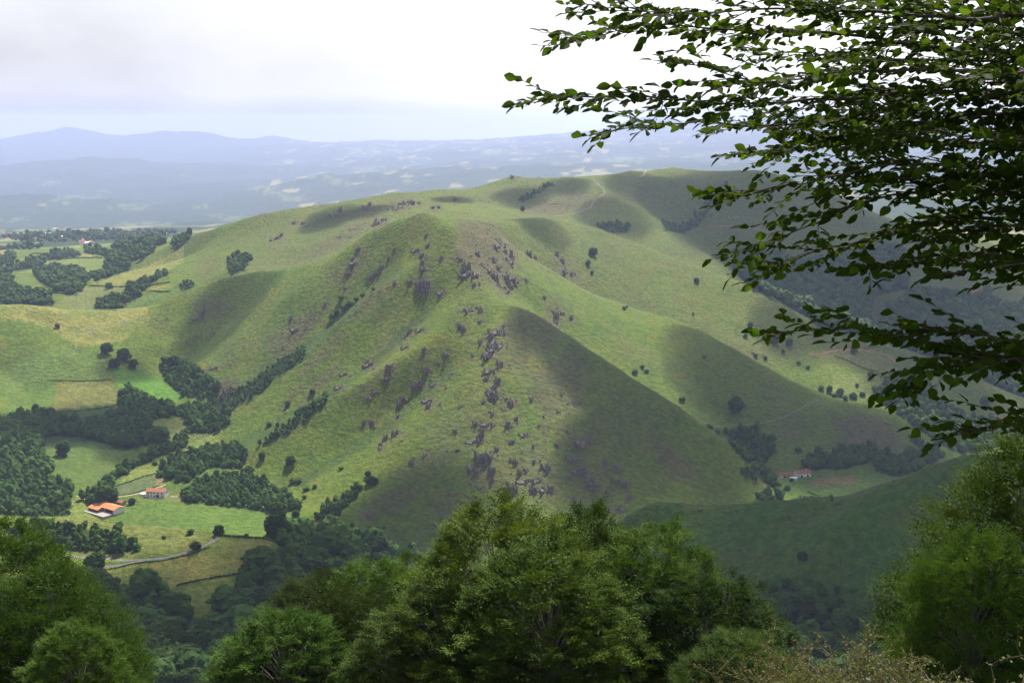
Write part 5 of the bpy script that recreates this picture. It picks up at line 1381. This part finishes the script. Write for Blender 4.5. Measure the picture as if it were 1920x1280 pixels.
# ---------------------------------------------------------------- dry yellowish shrubs at the lower right
def shrub_mesh(seed, h, n, leafy, mleaf):
    rg = np.random.default_rng(seed)
    Vt, Ft, ot = [], [], 0; LV = []
    for k in range(n):
        a = rg.uniform(0, 6.283); lean = rg.uniform(.1, .75); l = h * rg.uniform(.65, 1.1)
        d = np.array([math.cos(a) * lean, math.sin(a) * lean, 1.0]); d /= np.linalg.norm(d)
        pts = [np.array([.1 * math.cos(a), .1 * math.sin(a), -.2])]
        for i in range(5): d = d + .14 * rg.normal(size=3); d /= np.linalg.norm(d); pts.append(pts[-1] + d * l / 5)
        v, f = tube(pts, np.linspace(.016, .004, 6), 4); Vt.append(v); Ft.append(f + ot); ot += len(v)
        for j in range(9):
            t = rg.uniform(1.2, 5); i = int(min(4, t)); p = pts[i] + (pts[i + 1] - pts[i]) * (t - i if i < 4 else rg.random())
            e = d * .6 + rg.normal(size=3) * .6; e /= np.linalg.norm(e); tl_ = h * rg.uniform(.12, .28)
            q = p + e * tl_
            v, f = tube([p, (p + q) / 2 + .03 * rg.normal(size=3), q], [.006, .004, .002], 3); Vt.append(v); Ft.append(f + ot); ot += len(v)
            for i2 in range(leafy):
                c = p + (q - p) * rg.uniform(.1, 1.05) + .02 * rg.normal(size=3)
                u = e * .5 + rg.normal(size=3); u /= np.linalg.norm(u); w = np.cross(u, rg.normal(size=3)); w /= np.linalg.norm(w)
                s = rg.uniform(.035, .07)
                LV.append(np.stack([c, c + u * s * .5 + w * s * .3, c + u * s, c + u * s * .5 - w * s * .3]))
    LV = np.array(LV).reshape(-1, 3); q = np.arange(len(LV) // 4)[:, None] * 4
    lf = mesh_np('foliage', LV, np.concatenate([q + [0, 1, 2], q + [0, 2, 3]]), (mleaf,), False, {'tone': ('POINT', tone4(np.repeat(rg.random(len(LV) // 4), 4)))})
    return lf, mesh_np('stems', np.concatenate(Vt), np.concatenate(Ft), (M_DRY,), True)
SH = [shrub_mesh(61, 2.4, 46, 26, M_GORSE), shrub_mesh(62, 2.0, 50, 26, M_GORSE), shrub_mesh(63, 1.9, 24, 9, M_GORSE)]
for p, a, b, Y, lab, rz in ((0, 1478, 1208, 30, 'slender yellowish shrub right of the beech sapling', .5), (1, 1560, 1226, 27, 'bushy straw green shrub in the middle of the bottom right edge', 1.5), (0, 1640, 1206, 25, 'taller yellow green shrub in front of the right beech', 3.0),
                            (1, 1735, 1232, 22, 'low dry shrub at the bottom, under the right beech', 4.0), (2, 1895, 1140, 12, 'spiny shrub with bare pale twigs in the lower right corner', 2.0), (2, 1840, 1222, 13, 'low twiggy shrub left of the spiny corner one', 5.0), (1, 1510, 1240, 24, 'shrub lowest at the bottom edge below the slender one', 2.2)):
    x, y, zt = at(a, b, Y); z0 = float(height(x, y))
    s = (zt - z0) / 2.3
    r = link('shrub', None, loc=(x, y, z0), rot=(0, 0, rz), scale=(s * 1.15, s * 1.15, s)); tag(r, lab, 'shrub')
    link('foliage', SH[p][0], r); link('stems', SH[p][1], r)

# ---------------------------------------------------------------- the beech whose boughs hang into the picture from the right
BX0, BY0 = 4.7, 6.6
BZ0 = float(height(BX0, BY0))
bt = link('overhanging_beech', None, loc=(BX0, BY0, BZ0))
tag(bt, 'dark beech boughs hanging in front of the sky from the upper right', 'tree')
base = np.array([BX0, BY0, BZ0])
tz = CAM_Z + 4.2
v, f = tube([(0, 0, -.6), (.03, 0, .3), (-.02, .05, 2.5), (.1, .1, (tz - BZ0) * .75), (.05, .2, tz - BZ0)], [.36, .27, .23, .17, .06], 14)
link('trunk', mesh_np('trunk', v, f, (M_BARK,), True), bt)
BOUGHS = [
    (6.0, [(2050, 25), (1800, 34), (1600, 22), (1440, 16), (1250, 26), (1120, 12), (1055, 8)]), (6.3, [(2050, 95), (1800, 98), (1650, 72), (1500, 55), (1400, 62), (1250, 45), (1150, 48), (1080, 72), (1032, 90)]),
    (5.7, [(2050, 145), (1850, 132), (1720, 128), (1600, 136), (1500, 150), (1440, 160), (1385, 148), (1330, 128), (1240, 108)]), (6.0, [(2050, 195), (1800, 168), (1620, 182), (1450, 192), (1330, 195), (1250, 182), (1150, 172), (1060, 182), (962, 195)]),
    (6.4, [(2050, 238), (1850, 216), (1700, 212), (1550, 232), (1400, 240), (1300, 226), (1220, 236), (1170, 238), (1104, 260)]), (6.8, [(2050, 300), (1850, 270), (1700, 260), (1560, 270), (1450, 284), (1365, 290)]),
    (5.9, [(2050, 342), (1850, 312), (1700, 305), (1600, 320), (1500, 344), (1430, 356), (1322, 368)]), (6.2, [(2050, 384), (1880, 362), (1750, 350), (1640, 372), (1560, 402), (1480, 440), (1420, 462), (1358, 480)]),
    (6.6, [(2050, 432), (1900, 412), (1780, 402), (1680, 430), (1600, 456), (1500, 480), (1450, 494), (1392, 502)]), (6.0, [(2050, 505), (1900, 482), (1830, 470), (1760, 488), (1700, 496), (1650, 500), (1608, 502)]),
    (5.6, [(2050, 520), (1930, 496), (1870, 498), (1800, 512), (1745, 520)]), (5.8, [(2050, 705), (1920, 672), (1800, 656), (1720, 640), (1640, 616), (1570, 612), (1500, 620), (1428, 630)]),
    (5.6, [(1990, 680), (1880, 672), (1800, 678), (1750, 695), (1715, 715), (1682, 738)]), (5.7, [(2060, 790), (1920, 796), (1850, 800), (1800, 806), (1742, 800)]),
    (6.5, [(2050, 62), (1880, 62), (1780, 30), (1700, 0), (1640, -20)]), (7.4, [(2050, 262), (1850, 244), (1650, 236), (1500, 215), (1400, 210)]), (7.2, [(2050, 352), (1850, 340), (1680, 300), (1560, 262), (1480, 250)]),
    (7.5, [(2050, 122), (1800, 112), (1600, 108), (1480, 96), (1370, 90)]), (6.9, [(2050, 180), (1880, 172), (1760, 192), (1640, 210), (1560, 205)]),
    (6.6, [(2060, 470), (1960, 452), (1880, 440), (1810, 436), (1740, 448)]), (7.1, [(2050, 20), (1900, 10), (1800, 0), (1700, -8), (1560, 4), (1480, 12)]), (6.7, [(2050, 640), (1960, 640), (1900, 648), (1850, 664), (1820, 690)]),
    (6.3, [(2050, 215), (1880, 210), (1720, 235), (1600, 250), (1500, 262)]), (5.8, [(2050, 270), (1900, 262), (1780, 250), (1680, 245), (1590, 248)]), (6.1, [(2050, 328), (1900, 322), (1790, 330), (1690, 335), (1600, 345), (1540, 365)]), (6.5, [(2050, 400), (1930, 392), (1840, 395), (1760, 420), (1700, 440)]),
    (5.9, [(2050, 110), (1920, 108), (1800, 75), (1700, 50), (1620, 45)]), (6.2, [(2050, 160), (1900, 150), (1780, 160), (1680, 165), (1560, 180)]), (6.9, [(2050, 5), (1880, 30), (1750, 50), (1640, 95), (1540, 110)]), (6.0, [(2050, 450), (1940, 430), (1860, 415), (1780, 440), (1720, 462)]),
    (5.7, [(2060, 660), (1960, 650), (1880, 632), (1800, 622), (1730, 615), (1680, 618)]),
    # unseen overhead boughs, added to shade the ones below
    (5.4, [(2100, -120), (1700, -140), (1400, -110), (1150, -90)]), (6.4, [(2100, -200), (1700, -230), (1400, -190), (1200, -170)]), (7.4, [(2100, -120), (1800, -130), (1500, -120), (1300, -90)]), (8.0, [(2100, -20), (1800, -50), (1600, -40)]),
]
LEAF_V, LEAF_F = [], []
for i, (t, w) in enumerate(((0, .02), (.12, .30), (.32, .56), (.55, .60), (.78, .38), (.92, .14), (1.0, .0))):
    zc = -.10 * t * t
    LEAF_V += [(t, w * .5, zc + w * .16 + (.02 if i % 2 else -.01)), (t, 0, zc), (t, -w * .5, zc + w * .16 + (-.01 if i % 2 else .02))]
for i in range(6):
    a = i * 3
    LEAF_F += [(a, a + 1, a + 4), (a, a + 4, a + 3), (a + 1, a + 2, a + 5), (a + 1, a + 5, a + 4)]
LEAF_V, LEAF_F = np.array(LEAF_V, float), np.array(LEAF_F)
KEEP = [0, 1, 2, 6, 7, 8, 12, 13, 14, 18, 19, 20]            # the same leaf with fewer points
LEAF_FL = np.array([t for a in (0, 3, 6) for t in ((a, a + 1, a + 4), (a, a + 4, a + 3), (a + 1, a + 2, a + 5), (a + 1, a + 5, a + 4))])
leafM, leafT = [], []
rg = np.random.default_rng(77)
for Y, pl in BOUGHS:
    pts = [np.array(at(a, b, Y + .5 * (k == 0) + rg.normal(0, .05))) for k, (a, b) in enumerate(pl)]
    att = np.array([BX0, BY0 + .1, pts[0][2] - .25])
    pts = [att, (att + pts[0]) / 2 + np.array([0, 0, .08])] + pts
    pts = np.array(pts)
    s = np.concatenate([[0], np.cumsum(np.linalg.norm(np.diff(pts, axis=0), axis=1))])
    n = int(s[-1] / .05)
    tt = np.linspace(0, s[-1], n)
    Q = np.stack([np.interp(tt, s, pts[:, i]) for i in range(3)], 1)
    for _ in range(8): Q[1:-1] = .5 * Q[1:-1] + .25 * (Q[:-2] + Q[2:])
    Q[1:-1] += .006 * rg.normal(size=(n - 2, 3))
    rad = np.interp(tt / s[-1], [0, .45, .8, 1], [.034, .013, .005, .0018])
    Vt, Ft, ot = [], [], 0
    v, f = tube(Q[::2], rad[::2], 7); Vt.append(v); Ft.append(f); ot += len(v)
    D = np.gradient(Q, axis=0); D /= np.linalg.norm(D, axis=1)[:, None]
    def leaves_on(q, dd, m, droop, size):
        """m leaves alternating along the polyline q"""
        for i in range(m):
            t = (i + .6) / m * (len(q) - 1); k = min(int(t), len(q) - 2)
            p = q[k] + (q[k + 1] - q[k]) * (t - k)
            d = q[k + 1] - q[k]; d /= np.linalg.norm(d)
            side = np.cross((0, 0, 1.0), d); side /= np.linalg.norm(side) + 1e-9
            a = math.radians(rg.uniform(30, 65)) * (.25 if i == m - 1 else 1)
            u = d * math.cos(a) + side * math.sin(a) * (1 if i % 2 else -1) + np.array([0, 0, rg.normal(droop, .25)]); u /= np.linalg.norm(u)
            nn = np.array([0, -.25, 1.0]) + .8 * rg.normal(size=3); nn -= u * nn.dot(u); nn /= np.linalg.norm(nn)
            w = np.cross(nn, u); l = size * rg.uniform(.7, 1.2)
            M = np.eye(4); M[:3, 0] = u * l; M[:3, 1] = w * l * rg.uniform(.9, 1.1); M[:3, 2] = nn * l; M[:3, 3] = p + u * .006
            leafM.append(M); leafT.append(rg.random())
    L_ = s[-1]
    i = int(n * .22); sg = 1
    while i < n - 2:
        rem = L_ * (1 - i / n)
        tl_ = min(rem * .75 + .05, rg.uniform(.16, .52))
        side = np.cross((0, 0, 1.0), D[i]); side /= np.linalg.norm(side)
        d = D[i] * rg.uniform(.6, 1.0) + side * sg * rg.uniform(.35, .95) + np.array([0, 0, rg.normal(.04, .16)]); d /= np.linalg.norm(d)
        q = [Q[i]]
        for k in range(4):
            d = d + .12 * rg.normal(size=3) + .06 * D[i] + np.array([0, 0, -.03]); d /= np.linalg.norm(d); q.append(q[-1] + d * tl_ / 4)
        v, f = tube(q, np.linspace(.0028, .0011, 5), 4); Vt.append(v); Ft.append(f + ot); ot += len(v)
        leaves_on(np.array(q), d, max(3, int(tl_ / .029)), -.09, .063)
        sg = -sg; i += 1 if rg.random() < .8 else 2
    leaves_on(Q[-9:], None, 11, 0, .058)
    link('branch', mesh_np('branch', np.concatenate(Vt) - base, np.concatenate(Ft), (M_TWIG,), True), bt)
leafM = np.array(leafM); leafT = np.array(leafT)
# the 300 leaves that show largest are parts of their own, the others one mass
VL = np.einsum('nij,vj->nvi', leafM[:, :3, :3], LEAF_V) + leafM[:, None, :3, 3]
lx, ly = to_px(VL[..., 0], VL[..., 1], VL[..., 2])
lx_, ly_ = lx.mean(1), ly.mean(1)
ok = (lx_ > 930) & (lx_ < 1915) & (ly_ > 5) & (ly_ < 900)
tip, lf_, rt_ = 18, 9, 11
area = np.abs((lx[:, tip] - lx[:, 0]) * (ly[:, rt_] - ly[:, lf_]) - (ly[:, tip] - ly[:, 0]) * (lx[:, rt_] - lx[:, lf_])) * ok
# prefer leaves with nothing in front of them
cellk = {}
for i in np.argsort(VL[..., 1].mean(1)):
    if not ok[i]: continue
    k = (int(lx_[i] // 12), int(ly_[i] // 9))
    if k in cellk: area[i] *= .25
    cellk[k] = 1
big = np.argsort(-area)[:300]
leaf_me = mesh_np('leaf', LEAF_V, LEAF_F, (M_OVER,), True, {'tone': ('POINT', tone4(np.full(len(LEAF_V), .5)))})
from mathutils import Matrix
for i in big:
    M = leafM[i].copy(); M[:3, 3] -= base
    o = link('leaf', leaf_me, bt); o.matrix_local = Matrix(M.tolist())
rest = np.setdiff1d(np.arange(len(leafM)), big)
nv = len(KEEP)
o = link('leaves', mesh_np('leaves', (VL[rest][:, KEEP] - base).reshape(-1, 3), (LEAF_FL[None] + np.arange(len(rest))[:, None, None] * nv).reshape(-1, 3), (M_OVER,), True, {'tone': ('POINT', tone4(np.repeat(leafT[rest], nv)))}), bt)
o['kind'] = 'stuff'
print('overhanging leaves', len(leafM))
